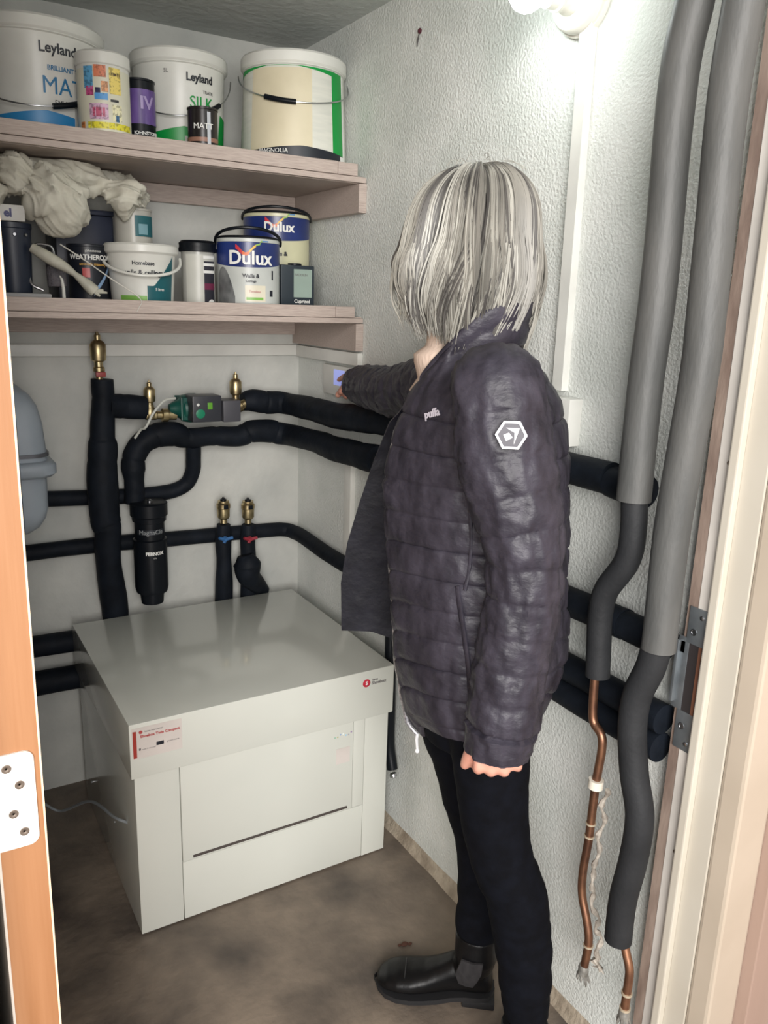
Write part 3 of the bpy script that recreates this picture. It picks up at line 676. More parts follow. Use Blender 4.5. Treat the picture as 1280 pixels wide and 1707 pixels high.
mb = text_mb('Leyland', .028, cone(c, 0, fa+.34, hb*.80, .0012), .0002, .0006); text_mb('EMULSION', .014, cone(c, 0, fa+.48, hb*.37, .0012), .0002, .0002, mb=mb)
obj('lettering', mb, M_DARKPRINT, t, 0)
obj('blue_base_band', patch(MB(), cone(c, 0, fa, 0), -.12, .20, .004, .03, 32, fy0=lambda x: .005, fy1=lambda x: max(.007, .072-.15*abs(x-.02)**1.1)), mat('bright_blue_print', (50, 140, 200), .4), t)
obj('grey_panel', patch(MB(), cone(c, 0, fa, 0, .0012), .085, .15, .03, .085, 8), mat('grey_label', (190, 190, 184), .5), t)
bail(t, c, R, UZ+hb-.05, fa-.05, .115, True, gf=.66, off=.005, gl=.07)
# 4: wipes tub
c, R, z = circ(123, 220, 98, -.338); hb = z-UZ+.004; c, R2, _ = circ(129, 219, 190, -.338); Rb = R2; fa = face_angle(c)
t = bucket('wipes_tub', c, [(R2-.006, 0), (R2-.002, .003), (R2-.002, hb-.025), (R2-.004, hb-.02)], M_WPLAS, 'cylindrical white tub with colourful printed label in front of the left bucket', 'tub', UZ,
    [(R2-.001, hb-.026), (R2+.001, hb-.024), (R2+.001, hb-.003), (R2-.003, hb+.001), (R2-.010, hb), (R2-.012, hb-.004), (.01, hb-.004)])
cm = lambda d: cylmap((c.x, c.y), R2-.002, fa, UZ, d)
obj('print_wrap', patch(MB(), cm(.0006), -.085, .085, .008, hb-.034, 24), mat('wipes_print_base', (222, 220, 200), .4), t)
for (x0, x1, z0, z1, col, nm) in ((-.035, .062, .024, .034, (226, 216, 60), 'yellow_band'), (-.040, -.020, .085, .118, (96, 160, 200), 'blue_block'), (-.018, .006, .102, .120, (206, 120, 86), 'orange_block'),
        (.012, .036, .078, .118, (228, 206, 110), 'gold_block'), (-.018, .008, .068, .078, (80, 150, 210), 'sky_block'), (-.036, -.020, .074, .088, (190, 80, 130), 'magenta_block'), (-.004, .009, .080, .096, (224, 160, 110), 'peach_block'),
        (-.030, .008, .038, .062, (206, 170, 196), 'lilac_block'), (-.024, .002, .042, .056, (190, 90, 120), 'pink_motif'), (.016, .036, .036, .062, (232, 228, 190), 'cream_block'), (.022, .030, .036, .046, (60, 110, 150), 'navy_motif'), (-.055, -.043, .018, .034, (206, 130, 70), 'amber_motif'), (-.016, -.006, .078, .086, (40, 40, 80), 'ink_motif'), (.013, .030, .066, .070, (60, 60, 60), 'caption_line'), (.014, .034, .106, .110, (110, 90, 60), 'caption_line_2')):
    f_ = (hb-.034)/.118
    obj('print_block', patch(MB(), cm(.0012), x0, x1, z0*f_+.003, z1*f_+.003, 6), mat('print_'+nm, col, .45, tuple(int(v*.75) for v in col), ns=160, contrast=(.42, .5)), t)
# 5: purple and black tin
c, R, z = circ(205, 258, 138, -.275); hb = z-UZ+.004; fa = face_angle(c)
def tin(c, R, hb, z0, label, body_m, name='paint_tin', lid_m=None):
    t = thing(name, (c.x, c.y, z0), label, 'tin')
    obj('body', MB().lathe([(R-.002, 0), (R, .001), (R, .004), (R-.0012, .005), (R-.0012, hb-.006), (R, hb-.005), (R, hb-.001), (R-.002, hb), (R-.004, hb-.001), (R-.005, hb-.005)], (c.x, c.y, z0), (0, 0, 1), 48), body_m, t)
    obj('lid', MB().lathe([(R-.006, hb-.006), (R-.005, hb-.001), (R-.008, hb-.001), (R-.010, hb-.004), (.005, hb-.004)], (c.x, c.y, z0), (0, 0, 1), 48), lid_m or M_STEEL, t)
    return t
t = tin(c, R, hb, UZ, 'small purple and black paint tin beside the wipes tub', M_BLKP)
cm = lambda d: cylmap((c.x, c.y), R-.0012, fa, UZ, d)
obj('purple_wrap', patch(MB(), cm(.0006), -.06, .07, hb*.42, hb*.86, 20), mat('purple_print', (110, 84, 150), .4, (70, 50, 110), ns=50, stretch=(1, 1, .2)), t)
obj('lettering', text_mb('IV', .036, cylmap((c.x, c.y), R, fa+.45, UZ+hb*.68, .0008), .0002, .001), mat('lilac_print', (168, 150, 196), .4), t, 0)
mb = text_mb('JOHNSTONES', .010, cylmap((c.x, c.y), R, fa+.5, UZ+hb*.30, .0008), .0002, .0003); text_mb('1CQ', .020, cylmap((c.x, c.y), R, fa+.5, UZ+hb*.14, .0008), .0002, .0006, mb=mb)
obj('lettering', mb, M_WHITE, t, 0)
# 6: small black tin
c, R, z = circ(311, 363, 184, -.335); hb = z-UZ+.003; fa = face_angle(c)
t = tin(c, R, hb, UZ, 'small black varnish tin in front of the green-lettered bucket', mat('black_tin_print', (34, 30, 30), .3, (30, 27, 27)), lid_m=M_BLKP)
cm = lambda d: cylmap((c.x, c.y), R-.0012, fa, UZ, d)
obj('bronze_band', patch(MB(), cm(.0006), -.05, .05, hb*.34, hb*.42, 16), mat('bronze_print', (150, 110, 92), .4), t)
obj('pale_stripe', patch(MB(), cm(.0010), .010, .018, .006, hb*.9, 3), mat('pale_print', (196, 200, 206), .4), t)
obj('pale_panel', patch(MB(), cm(.0008), -.022, .008, .008, hb*.30, 8), mat('taupe_print', (146, 126, 120), .4, (60, 50, 48), ns=120), t)
obj('lettering', text_mb('MATT', .017, cylmap((c.x, c.y), R, fa+.05, UZ+hb*.62, .0008), .0002, .0002), M_WHITE, t, 0)

# ---- lower shelf
def dulux(pl, pr, py_side, cy, z0, label, zc_top=None, cream=False, body_c=(196, 200, 196)):
    c, R, z = circ(pl, pr, py_side, cy); hb = z-z0; fa = face_angle(c)
    t = thing('paint_can', (c.x, c.y, z0), label, 'can')
    bm_ = mat('cream_can_print' if cream else 'pale_grey_can_print', (206, 204, 170) if cream else body_c, .35)
    obj('body', MB().lathe([(R-.004, 0), (R-.001, .002), (R-.0005, .005), (R-.001, hb-.012), (R, hb-.011), (R, hb-.004), (R-.003, hb-.002)], (c.x, c.y, z0), (0, 0, 1), 64), bm_, t)
    obj('lid', MB().lathe([(R-.002, hb-.004), (R-.001, hb), (R-.006, hb+.003), (R-.012, hb+.002), (R-.014, hb-.004), (.01, hb-.003)], (c.x, c.y, z0), (0, 0, 1), 64), M_BLKP, t)
    cm = lambda d: cylmap((c.x, c.y), R-.001, fa, z0, d)
    zlo = hb*(.46 if cream else .61)
    nv = obj('navy_wrap', patch(MB(), cm(.0006), -R*1.45, R*1.45, 0, 0, 40, ny=1, fy0=lambda x: zlo+.07*R*(x/R)**2, fy1=lambda x: hb-.012), mat('navy_print', (36, 54, 116), .3, (28, 42, 96), ns=10), t)
    obj('lettering', text_mb('Dulux', hb*.245, cylmap((c.x, c.y), R, fa+.08, z0+hb*(.71 if cream else .725), .0012), .0003, .0010), M_WHITE, t, 0)
    # rainbow swoosh
    sw_c = [(200, 50, 60), (226, 110, 50), (236, 190, 70), (150, 190, 90), (90, 140, 190)]
    for i, cc in enumerate(sw_c):
        x0 = -.030+.016*i; 
        def mid(x): return hb*.915-.022*math.exp(-((x+.006)/.018)**2)+.0015+(.006 if x > .03 else 0)
        wd_ = (.010, .008, .006, .004, .003)[i]
        obj('rainbow_stroke', patch(MB(), cm(.0012), x0, x0+.0162, 0, 0, 8, fy0=lambda x, w=wd_: mid(x)-w, fy1=lambda x, w=wd_: mid(x)), mat('swoosh_%d' % i, cc, .4), t)
    return t, c, R, hb, fa, cm
t, c, R, hb, fa, cm = dulux(360, 466, 398, -.30, LZ, 'front blue and grey paint can with curved black handle on the lower shelf')
cr = obj('photo_print', patch(MB(), cm(.0008), -R*1.15, -R*.42, .012, 0, 16, fy1=lambda x: .02+hb*.5*max(0, 1-((x+R*.9)/(R*.55))**2)), mat('grey_photo_print', (120, 122, 122), .4, (64, 66, 68), ns=25), t)
mb = text_mb('Walls &', .0125, cylmap((c.x, c.y), R, fa+.08, LZ+hb*.50, .001), .0002, .0004); text_mb('Ceilings', .008, cylmap((c.x, c.y), R, fa+.08, LZ+hb*.435, .001), .0002, .0002, mb=mb)
obj('lettering', mb, M_DARKPRINT, t, 0)
obj('colour_label', patch(MB(), cm(.0008), -.008, .042, hb*.17, hb*.38, 10), mat('ivory_label', (222, 216, 196), .4), t)
obj('green_line', patch(MB(), cm(.0012), -.005, .036, hb*.19, hb*.225, 10), mat('lime_print', (126, 180, 84), .4), t)
obj('lettering', text_mb('Timeless', .008, cylmap((c.x, c.y), R, fa+.2, LZ+hb*.30, .0016), .0002), mat('rose_print', (190, 120, 120), .5), t, 0)
obj('dark_mark', patch(MB(), cm(.0010), R*.80, R*.86, hb*.46, hb*.58, 3), M_DARKPRINT, t)
obj('dark_mark', patch(MB(), cm(.0010), R*.72, R*.84, hb*.24, hb*.32, 3), M_DARKPRINT, t)
bail(t, c, R, LZ+hb-.014, fa, .034, None, thick=.0038, up=True, m_=M_BLKP, span=pi*1.05)
# black rectangular tin and the second blue can on top of it
bt = thing('rectangular_tin', (-.12, -.25, LZ), 'dark rectangular tin with pale green label panel at the right end of the lower shelf', 'tin')
bxa, bxb = U(468, 480, 1, -.29).x, U(524, 480, 1, -.29).x; bzt = U(495, 442, 1, -.29).z
obj('body', MB().box((bxa, -.29, LZ), (bxb, -.05, bzt), .004), mat('dark_slate_tin', (40, 50, 58), .35), bt)
obj('cap', MB().lathe([(.018, 0), (.018, .004), (.015, .005)], (bxa*.5+bxb*.5, -.27, bzt), (0, 0, 1), 24), M_BLKP, bt)
pf = lambda cx, cz: flat(cx, cz, -.2902)
w = bxb-bxa; mx = (bxa+bxb)/2
lb_ = obj('label_panel', patch(MB(), flat(0, 0, -.2901), mx-w*.12, bxb-w*.08, LZ+.044, bzt-.010, 1), mat('pale_green_label', (150, 168, 158), .4), bt, 0)
obj('lettering', text_mb('SADOLIN', .0085, flat(mx+w*.1, bzt-.024, -.2906), .0002), M_GREYPRINT, lb_, 0)
obj('lettering', text_mb('Cuprinol', .0125, flat(mx+w*.13, LZ+.034, -.2903), .0002, .0003), M_WHITE, bt, 0)
bt.location.z = LZ
t, c, R, hb, fa, cm = dulux(405, 516, 358, -.125, bzt+.0005, 'rear blue and cream paint can stacked on the dark rectangular tin', cream=True)
obj('lettering', text_mb('Walls &', .015, cylmap((c.x, c.y), R, fa+.05, bzt+hb*.22, .001), .0002, .0006), M_DARKPRINT, t, 0)
bail(t, c, R, bzt+hb-.014, fa, .026, None, thick=.0038, up=True, m_=M_BLKP, span=pi*1.05)
# round tub with black lid
c, R, z = circ(299, 359, 412, -.275); hb = z-LZ+.012; fa = face_angle(c)
t = bucket('paint_tub', c, [(R-.006, 0), (R-.004, .002), (R-.003, hb-.022), (R-.006, hb-.020)], mat('cloudy_plastic', (176, 176, 170), .3), 'cloudy plastic tub with black lid between the white bucket and blue can', 'tub', LZ,
    [(R-.005, hb-.024), (R+.002, hb-.024), (R+.003, hb-.018), (R+.001, hb-.012), (R+.002, hb-.004), (R-.004, hb+.002), (R-.012, hb+.002), (.01, hb)], M_BLKP)
cm = lambda d: cylmap((c.x, c.y), R-.003, fa, LZ, d)
obj('label', patch(MB(), cm(.0006), -.030, .052, .006, hb-.03, 16), mat('label_offwhite', (198, 198, 190), .4), t)
obj('dark_label_strip', patch(MB(), cm(.0012), .014, .046, .012, hb-.045, 8), mat('ink_black_print', (44, 44, 54), .4), t)
obj('maroon_strip', patch(MB(), cm(.0016), .014, .046, hb*.33, hb*.42, 8), mat('maroon_print', (110, 40, 70), .4), t)
for k in range(3): obj('white_stroke', patch(MB(), cm(.0018), .012, .046, hb*(.56+.10*k), hb*(.60+.10*k), 6), M_WHITE, t)
obj('white_disc', patch(MB(), cm(.0022), .022, .044, .010, 0, 12, fy0=lambda x: .021-sqrt(max(1e-8, .011**2-(x-.033)**2)), fy1=lambda x: .021+sqrt(max(1e-8, .011**2-(x-.033)**2))), M_WHITE, t)
# white bucket "walls & ceilings"
c, R, z = circ(172, 296, 414, -.29); _, Rb, _ = circ(184, 287, 490, -.29); hb = z-LZ+.006; fa = face_angle(c)
t = bucket('paint_bucket', c, [(Rb-.004, 0), (Rb-.001, .003), (R-.006, hb-.022), (R-.004, hb-.018)], M_WPLAS, 'white and teal bucket with plastic handle on the lower shelf', 'bucket', LZ,
    [(R-.003, hb-.020), (R+.001, hb-.016), (R+.001, hb-.002), (R-.003, hb+.002), (R-.010, hb+.002), (R-.013, hb-.002), (.01, hb-.002)])
def cone2(a0, z0, d0=.0008):
    def f(x, y, d):
        zz = z0+y; r = (Rb-.001)+(R-.006-Rb+.001)*(zz-.003)/(hb-.025)+d0+d; a = a0+x/R; return Vector((c.x+r*cos(a), c.y+r*sin(a), LZ+zz))
    return f
obj('teal_panel', patch(MB(), cone2(fa, 0), .012, .090, .004, .06, 20, fy0=lambda x: .005, fy1=lambda x: .058+max(0, x-.03)*1.1), mat('teal_print', (28, 92, 100), .4), t)
obj('green_flash', patch(MB(), cone2(fa, 0), -.060, .011, .020, .036, 10), mat('lime_print', (126, 180, 84), .4), t)
mb = text_mb('Homebase', .0125, cone2(fa+.05, hb*.72, .001), .0002, .0003); text_mb('walls & ceilings', .0165, cone2(fa+.05, hb*.58, .001), .0002, .0004, mb=mb)
obj('lettering', mb, M_DARKPRINT, t, 0)
obj('lettering', text_mb('5 litres', .009, cone2(fa+.55, hb*.34, .0018), .0002), M_WHITE, t, 0)
bail(t, c, R, LZ+hb-.026, fa+.1, .042, None, thick=.0035, m_=M_WPLAS, span=pi*1.0, off=.003)
wz = LZ+hb-.002
# small tin on top of it, tucked under the dust sheet
c, R, z = circ(188, 253, 350, -.245); hb = max(.07, z-wz); fa = face_angle(c)
t = tin(c, R, hb, wz+.002, 'small steel tin with teal label standing on the white bucket lid', mat('pale_tin', (178, 176, 168), .35))
obj('teal_label', patch(MB(), cylmap((c.x, c.y), R, fa, wz+.002, .0006), .004, .055, hb*.25, hb*.80, 12), mat('teal_print', (28, 92, 100), .4), t)
obj('pale_motif', patch(MB(), cylmap((c.x, c.y), R, fa, wz+.002, .0012), .012, .034, hb*.30, hb*.58, 6), mat('sky_motif', (120, 160, 170), .4), t)
# dark storage box behind
bx0, bx1 = U(90, 380, 1, -.16).x, U(188, 380, 1, -.16).x
t = thing('storage_box', ((bx0+bx1)/2, -.1, LZ), 'dark navy plastic box behind the dust sheet on the lower shelf', 'box')
obj('body', MB().box((bx0, -.17, LZ), (bx1, -.03, U(150, 350, 1, -.16).z-.012), .006), mat('dark_navy_plastic', (46, 52, 70), .4), t)
obj('lid', MB().box((bx0-.004, -.174, U(150, 350, 1, -.16).z-.012), (bx1+.004, -.026, U(150, 350, 1, -.16).z), .004), mat('dark_navy_plastic', (46, 52, 70), .4), t)
# weathercoat tin
c, R, z = circ(102, 186, 408, -.265); R = min(R, .044); hb = z-LZ; fa = face_angle(c)
t = tin(c, R, hb, LZ, 'black masonry paint tin beside the white bucket, partly behind the string', M_DARKPRINT)
mb = text_mb('WEATHERCOAT', .0145, cylmap((c.x, c.y), R, fa+.30, LZ+hb*.80, .0008), .0002, .0005); text_mb('johnstones', .008, cylmap((c.x, c.y), R, fa+.3, LZ+hb*.90, .0008), .0002, mb=mb)
obj('lettering', mb, M_WHITE, t, 0)
obj('lettering', text_mb('smooth masonry', .009, cylmap((c.x, c.y), R, fa+.30, LZ+hb*.70, .0008), .0002, .0002), mat('gold_print', (206, 160, 80), .4), t, 0)
obj('red_drop', patch(MB(), cylmap((c.x, c.y), R, fa, LZ, .0008), -.012, .004, hb*.50, hb*.64, 4), mat('coral_print', (190, 80, 80), .4), t)
obj('blue_swoosh', patch(MB(), cylmap((c.x, c.y), R, fa, LZ, .0012), .01, .062, hb*.2, 0, 14, fy0=lambda x: hb*(.22+9*(x-.01)), fy1=lambda x: hb*(.30+8.6*(x-.01))), mat('pale_blue_print', (140, 170, 206), .4), t)
# black paint kettle at far left
c, R, z = circ(-18, 52, 372, -.30); hb = z-LZ
t = thing('paint_kettle', (c.x, c.y, LZ), 'dark plastic paint kettle at the far left of the lower shelf', 'kettle')
M_KET = mat('dark_blue_black_plastic', (38, 46, 62), .4)
mb = MB().lathe([(R*.78, 0), (R*.80, .004), (R*.96, hb-.012), (R, hb-.010), (R, hb), (R-.004, hb), (R-.006, hb-.012), (R*.76, .008), (.004, .006)], (c.x, c.y, LZ), (0, 0, 1), 40)
obj('body', mb, M_KET, t)
ca = face_angle(c)
for s_ in (.15, .75):
    obj('rivet', MB().lathe([(.004, 0), (.003, .003)], (c.x+R*.97*cos(ca+s_), c.y+R*.97*sin(ca+s_), LZ+hb-.024), (cos(ca+s_), sin(ca+s_), 0), 12), M_STEEL, t)
kc, kR, kh = c, R, hb
# white carton on the kettle
a = U(0, 345, 1, -.33); b = U(41, 368, 1, -.33)
t = thing('white_carton', (a.x, -.3, LZ+kh), 'small white carton with blue print on top of the dark kettle', 'carton')
cx0, cx1 = a.x-.05, b.x
obj('body', MB().box((cx0, -.345, LZ+kh+.0015), (cx1, -.27, LZ+kh+.034), .003), mat('carton_white', (206, 206, 202), .6), t)
obj('lettering', text_mb('el', .022, flat(a.x+.012, LZ+kh+.017, -.3452), .0002, .001), mat('ink_blue_print', (60, 64, 110), .5), t, 0)
# dark tray lying on the shelf
a = U(12, 478, 1, -.33); b = U(80, 478, 1, -.33)
t = tag(obj('paint_tray', MB().box((a.x-.03, -.375, LZ), (b.x, -.345, LZ+.034), .004), mat('grey_plastic_tray', (150, 150, 150), .5)), 'thin pale plastic tray edge at the left front of the lower shelf', 'tray')
# roller cage / dark clutter
a = U(98, 470, 1, -.31)
t = thing('paint_roller', (a.x, -.32, LZ), 'grey paint roller standing beside the dark kettle', 'roller')
obj('sleeve', MB().tube([a+Vector((0, .02, -.01)), a+Vector((-.002, .022, .05))], .02, 20, disp=lambda L, an, p: .001*noise.noise(p*400)), mat('dirty_roller_sleeve', (112, 108, 112), .9, (86, 84, 90), ns=60, bump=.5, bs=200), t)
obj('frame', MB().tube(catmull([a+Vector((-.002, .022, .052)), a+Vector((-.01, .02, .075)), a+Vector((-.05, .01, .07)), a+Vector((-.06, -.01, .0)), a+Vector((-.035, -.02, -.02))], 6), .003, 8), M_STEEL, t)
a = U(106, 484, 1, -.375)
tag(obj('screw_hook', MB().tube([Vector((a.x, -.375, LZ)), a+Vector((0, 0, .004)), a+Vector((-.002, 0, .022)), a+Vector((-.006, 0, .03))], [.004, .0035, .003, .001], 10), mat('pale_plastic_plug', (206, 206, 200), .5)), 'small pale plastic wall plug upright on the shelf edge', 'wall plug')
# brush with splayed handle
P = [U(52, 412, 1, -.335), U(85, 432, 1, -.345), U(115, 450, 1, -.352), U(140, 470, 1, -.358), U(158, 486, 1, -.36)]
t = thing('paint_brush', P[-1], 'pale wooden brush handle leaning out from under the dust sheet', 'brush')
obj('handle', MB().tube(catmull(P, 8), [.006+.007*abs(sin(i*.14+.5)) for i in range(33)], 14), mat('pale_bare_wood', (196, 194, 178), .6, (160, 158, 146), ns=20), t)
mb = MB(); e = P[-1]
for dx, dz in ((.010, -.010), (.026, -.002), (.018, .004)): mb.tube([P[-2], e, e+Vector((dx, -.002, dz))], [.006, .006, .002], 8)
obj('splayed_tip', mb, mat('pale_bare_wood', (196, 194, 178), .6, (160, 158, 146), ns=20), t)
# string
P = [U(100, 407, 1, -.345), U(140, 433, 1, -.365), U(190, 468, 1, -.392), U(226, 491, 1, -.405), U(236, 503, 1, -.4045), U(232, 512, 1, -.4045), U(228, 520, 1, -.4045)]
tag(obj('string', MB().tube(catmull(P, 6), [.0014]*21+[.0009]*16, 6), mat('white_string', (210, 208, 200), .7)), 'thin white string trailing from the dust sheet over the shelf edge', 'string')

# dust sheet: folded fabric bundle
def remesh(mbs, vox, smooth_it=4):
    me = bpy.data.meshes.new('tmp'); me.from_pydata([v for v in mbs.v], [], mbs.f); me.update()
    bm = bmesh.new(); bm.from_mesh(me); bmesh.ops.recalc_face_normals(bm, faces=bm.faces); bm.to_mesh(me); bm.free()
    o = bpy.data.objects.new('tmp', me); COL.objects.link(o)
    md = o.modifiers.new('r', 'REMESH'); md.mode = 'VOXEL'; md.voxel_size = vox
    if smooth_it:
        sm = o.modifiers.new('s', 'SMOOTH'); sm.iterations = smooth_it; sm.factor = .5
    bpy.context.view_layer.update(); dg = bpy.context.evaluated_depsgraph_get(); ev_ = o.evaluated_get(dg); m2 = ev_.to_mesh()
    out = MB(); out.add([v.co.copy() for v in m2.vertices], [tuple(p.vertices) for p in m2.polygons])
    ev_.to_mesh_clear(); bpy.data.objects.remove(o); bpy.data.meshes.remove(me); return out
def normals_of(mb):
    N = [Vector((0, 0, 0)) for _ in mb.v]
    for f in mb.f:
        a, b, c_ = mb.v[f[0]], mb.v[f[1]], mb.v[f[2]]; n_ = (b-a).cross(c_-a)
        for i in f: N[i] += n_
    return [n_.normalized() if n_.length else n_ for n_ in N]
S = lambda px, py, y=-.30: U(px, py, 1, y)
mb = MB()
mb.tube(catmull([S(-40, 268, -.22), S(10, 275, -.24), S(70, 282, -.25), S(130, 296, -.26), S(185, 318, -.28), S(226, 342, -.30)], 6), [.032+.010*sin(i*.5) for i in range(31)], 18)
mb.tube(catmull([S(40, 270, -.16), S(120, 284, -.15), S(190, 305, -.17), S(235, 335, -.22)], 6), .026, 16)
mb.tube(catmull([S(60, 300, -.30), S(85, 330, -.33), S(100, 360, -.335), S(92, 395, -.33)], 6), [.035, .04, .045, .05, .055, .06, .062, .064, .064, .063, .06, .058, .055, .052, .048, .044, .04, .03, .02], 20)
mb.tube(catmull([S(105, 340, -.31), S(125, 360, -.32), S(128, 380, -.32)], 5), [.03, .034, .036, .037, .037, .036, .034, .03, .027, .022, .015], 16)
mb.tube(catmull([S(20, 275, -.30), S(30, 300, -.33), S(30, 322, -.335)], 5), [.03, .034, .036, .036, .035, .034, .03, .028, .026, .024, .022], 16)
mb.tube(catmull([S(-30, 280, -.30), S(-20, 320, -.33), S(0, 335, -.335)], 5), .022, 14)
cl = remesh(mb, .0032, 5); N = normals_of(cl)
for i, v in enumerate(cl.v):
    w_ = noise.noise(v*9); hang = v.z < 1.60
    flow = Vector((v.x*10+w_*1.2, v.y*10, v.z*46+v.x*26+w_*2)) if not hang else Vector((v.x*34+v.z*8+w_*2, v.y*12, v.z*9))
    r1 = (1-abs(noise.noise(flow))*2.4); r2 = (1-abs(noise.noise(flow*2.1+Vector((7, 3, 1))))*2.2)
    k = .45 if hang else 1.0
    v = v+N[i]*(k*(.011*r1*abs(r1)+.005*r2*abs(r2))-.002+.007*noise.noise(v*26)); v.z = min(v.z, 1.683-.002*abs(r1)); cl.v[i] = v
tag(obj('dust_sheet', cl, mat('off_white_cotton', (205, 203, 190), .85, (190, 187, 173), ns=20, bump=.2, bs=300, dist=.002), None, 80), 'crumpled off-white cotton dust sheet bundled at the left of the lower shelf', 'dust sheet')

# debris on the floor
def blob(pts, name, col, label):
    mb = MB()
    for p, r in pts:
        mb.ball((p.x, p.y, r*.4), (r, r*.7, r*.45), 8)
    return tag(obj(name, mb, mat(name+'_col', col, .8)), label, 'debris')
c = U(674, 1576, 2, 0)
blob([(c, .009), (c+Vector((.012, -.004, 0)), .006), (c+Vector((-.010, .004, 0)), .005)], 'dead_leaf', (84, 52, 40), 'small brown dead leaf on the floor beyond the boot toe')
c = U(960, 1676, 2, 0)
blob([(c, .006), (c+Vector((-.02, .004, 0)), .004), (c+Vector((.01, -.006, 0)), .004)], 'plaster_crumb', (210, 206, 198), 'small white plaster crumb by the wall behind the person')
#PERSON
# ------------------------------------------------------------------ the person
PB0 = Vector((-.262, -1.257, 0)); PF = Vector((-.7690, .6392, 0)); PS = Vector((-.6392, -.7690, 0))
def W(a, b, z): return PB0+PF*a+PS*b+Vector((0, 0, z))
def BF(px, py, b):
    d = ray(px, py); t = ((PB0+PS*b-CAM).dot(PS))/d.dot(PS); X = CAM+d*t
    return (X-PB0).dot(PF), X.z
def Wp(px, py, b):
    a, z = BF(px, py, b); return W(a, b, z)
M_SKIN = mat('skin', (214, 158, 138), .5, (204, 142, 124), ns=30, bump=.1, bs=200, dist=.002)
M_JACK = mat('dark_aubergine_nylon', (59, 56, 66), .46, (35, 33, 41), ns=26, stretch=(1.6, 1.6, .8), bump=.55, bs=34, bdet=7, dist=.006, spec=.36, contrast=(.3, .7), bstretch=(1, 1, 1.6))
M_LINING = mat('black_lining', (24, 24, 33), .5, (14, 14, 21), spec=.2, ns=20, bump=.4, bs=30, dist=.006)
M_TROU = mat('black_trouser_cloth', (12, 14, 21), .85, (8, 9, 14), spec=.1, ns=40, bump=.2, bs=90, dist=.004)
M_BOOT = mat('black_boot_leather', (13, 13, 15), .38, (9, 9, 10), spec=.3, ns=20, bump=.2, bs=60, dist=.003)
M_KNIT = mat('cream_knit', (222, 200, 184), .85, (208, 186, 170), ns=60, bump=.4, bs=220, dist=.003, stretch=(1, 1, .3))

# head frame: turned away from the camera towards the controller
HF = Vector((-.46, .88, -.10)).normalized(); HL = Vector((0, 0, 1)).cross(HF).normalized(); HU = HF.cross(HL)
ah, zh = BF(778, 395, 0)
HC = W(ah, -.0, 1.488)           # middle of the skull
def Hd(f, l, u): return HC+HF*f+HL*l+HU*u
body = MB()
def sphere_pts(nu=56, nv=40):
    V = []; Fc = []
    for i in range(1, nv):
        th = pi*i/nv
        for k in range(nu): V.append((sin(th)*cos(2*pi*k/nu), sin(th)*sin(2*pi*k/nu), cos(th)))
    for i in range(nv-2):
        for k in range(nu): Fc.append((i*nu+k, i*nu+(k+1) % nu, (i+1)*nu+(k+1) % nu, (i+1)*nu+k))
    V += [(0, 0, 1), (0, 0, -1)]; t_, b_ = len(V)-2, len(V)-1
    for k in range(nu): Fc.append((t_, (k+1) % nu, k)); Fc.append((b_, (nv-2)*nu+k, (nv-2)*nu+(k+1) % nu))
    return V, Fc
V, Fc = sphere_pts()
def G(x, c, w): return math.exp(-((x-c)/w)**2)
hv = []
for (f, l, u) in V:
    # skull wider at the back, jaw narrowing to the chin
    X = .082*f; Y = .066*l; Z = .100*u
    if u < 0:
        k = -u; Y *= 1-.30*k**1.5; X = X*(1-.10*k) + (.020*k if f > -.2 else .03*k)
    if f > 0:
        s1 = G(l, 0, .16)
        X += .020*s1*G(u, -.22, .14)*(1.0)          # nose
        X += .006*s1*G(u, -.05, .2)
        X += .005*G(l, 0, .35)*G(u, -.52, .07)+.005*G(l, 0, .35)*G(u, -.62, .06)  # lips
        X += .008*G(l, 0, .35)*G(u, -.84, .12)      # chin
        X -= .010*G(abs(l), .40, .18)*G(u, -.04, .10)  # eye sockets
        X += .004*G(abs(l), .36, .3)*G(u, .12, .08)    # brow
        X += .004*G(abs(l), .6, .2)*G(u, -.3, .2)
    hv.append(Hd(X, Y, Z))
hm = MB(); hm.add(hv, Fc)
for sd in (1, -1):
    hm.tube([Hd(-.006, sd*.062, .012), Hd(-.012, sd*.070, .004), Hd(-.010, sd*.071, -.012), Hd(-.002, sd*.064, -.028)], [.007, .010, .009, .005], 10)
for sd in (1, -1):
    for (u_, c_, r_) in ((.0015, .0045, .0032), (-.0105, -.0035, .0028)):
        hm.tube(catmull([Hd(.062, sd*.013, -.004), Hd(.0705, sd*.018, u_), Hd(.0725, sd*.024, u_+c_*.6), Hd(.069, sd*.030, u_), Hd(.058, sd*.036, -.004)], 4), r_, 8)
    hm.tube([Hd(.072, sd*.012, .014), Hd(.075, sd*.022, .017), Hd(.068, sd*.034, .013)], [.003, .0035, .002], 8)
neck_b = W(.012, 0, 1.30); neck_t = Hd(-.012, 0, -.070)
body.v, body.f, body.mi = hm.v, hm.f, hm.mi
body.tube(catmull([neck_b, neck_b*.5+neck_t*.5+Vector((0, 0, 0)), neck_t], 4), [.058, .055, .053, .052, .051, .050, .050, .050, .05], 24)
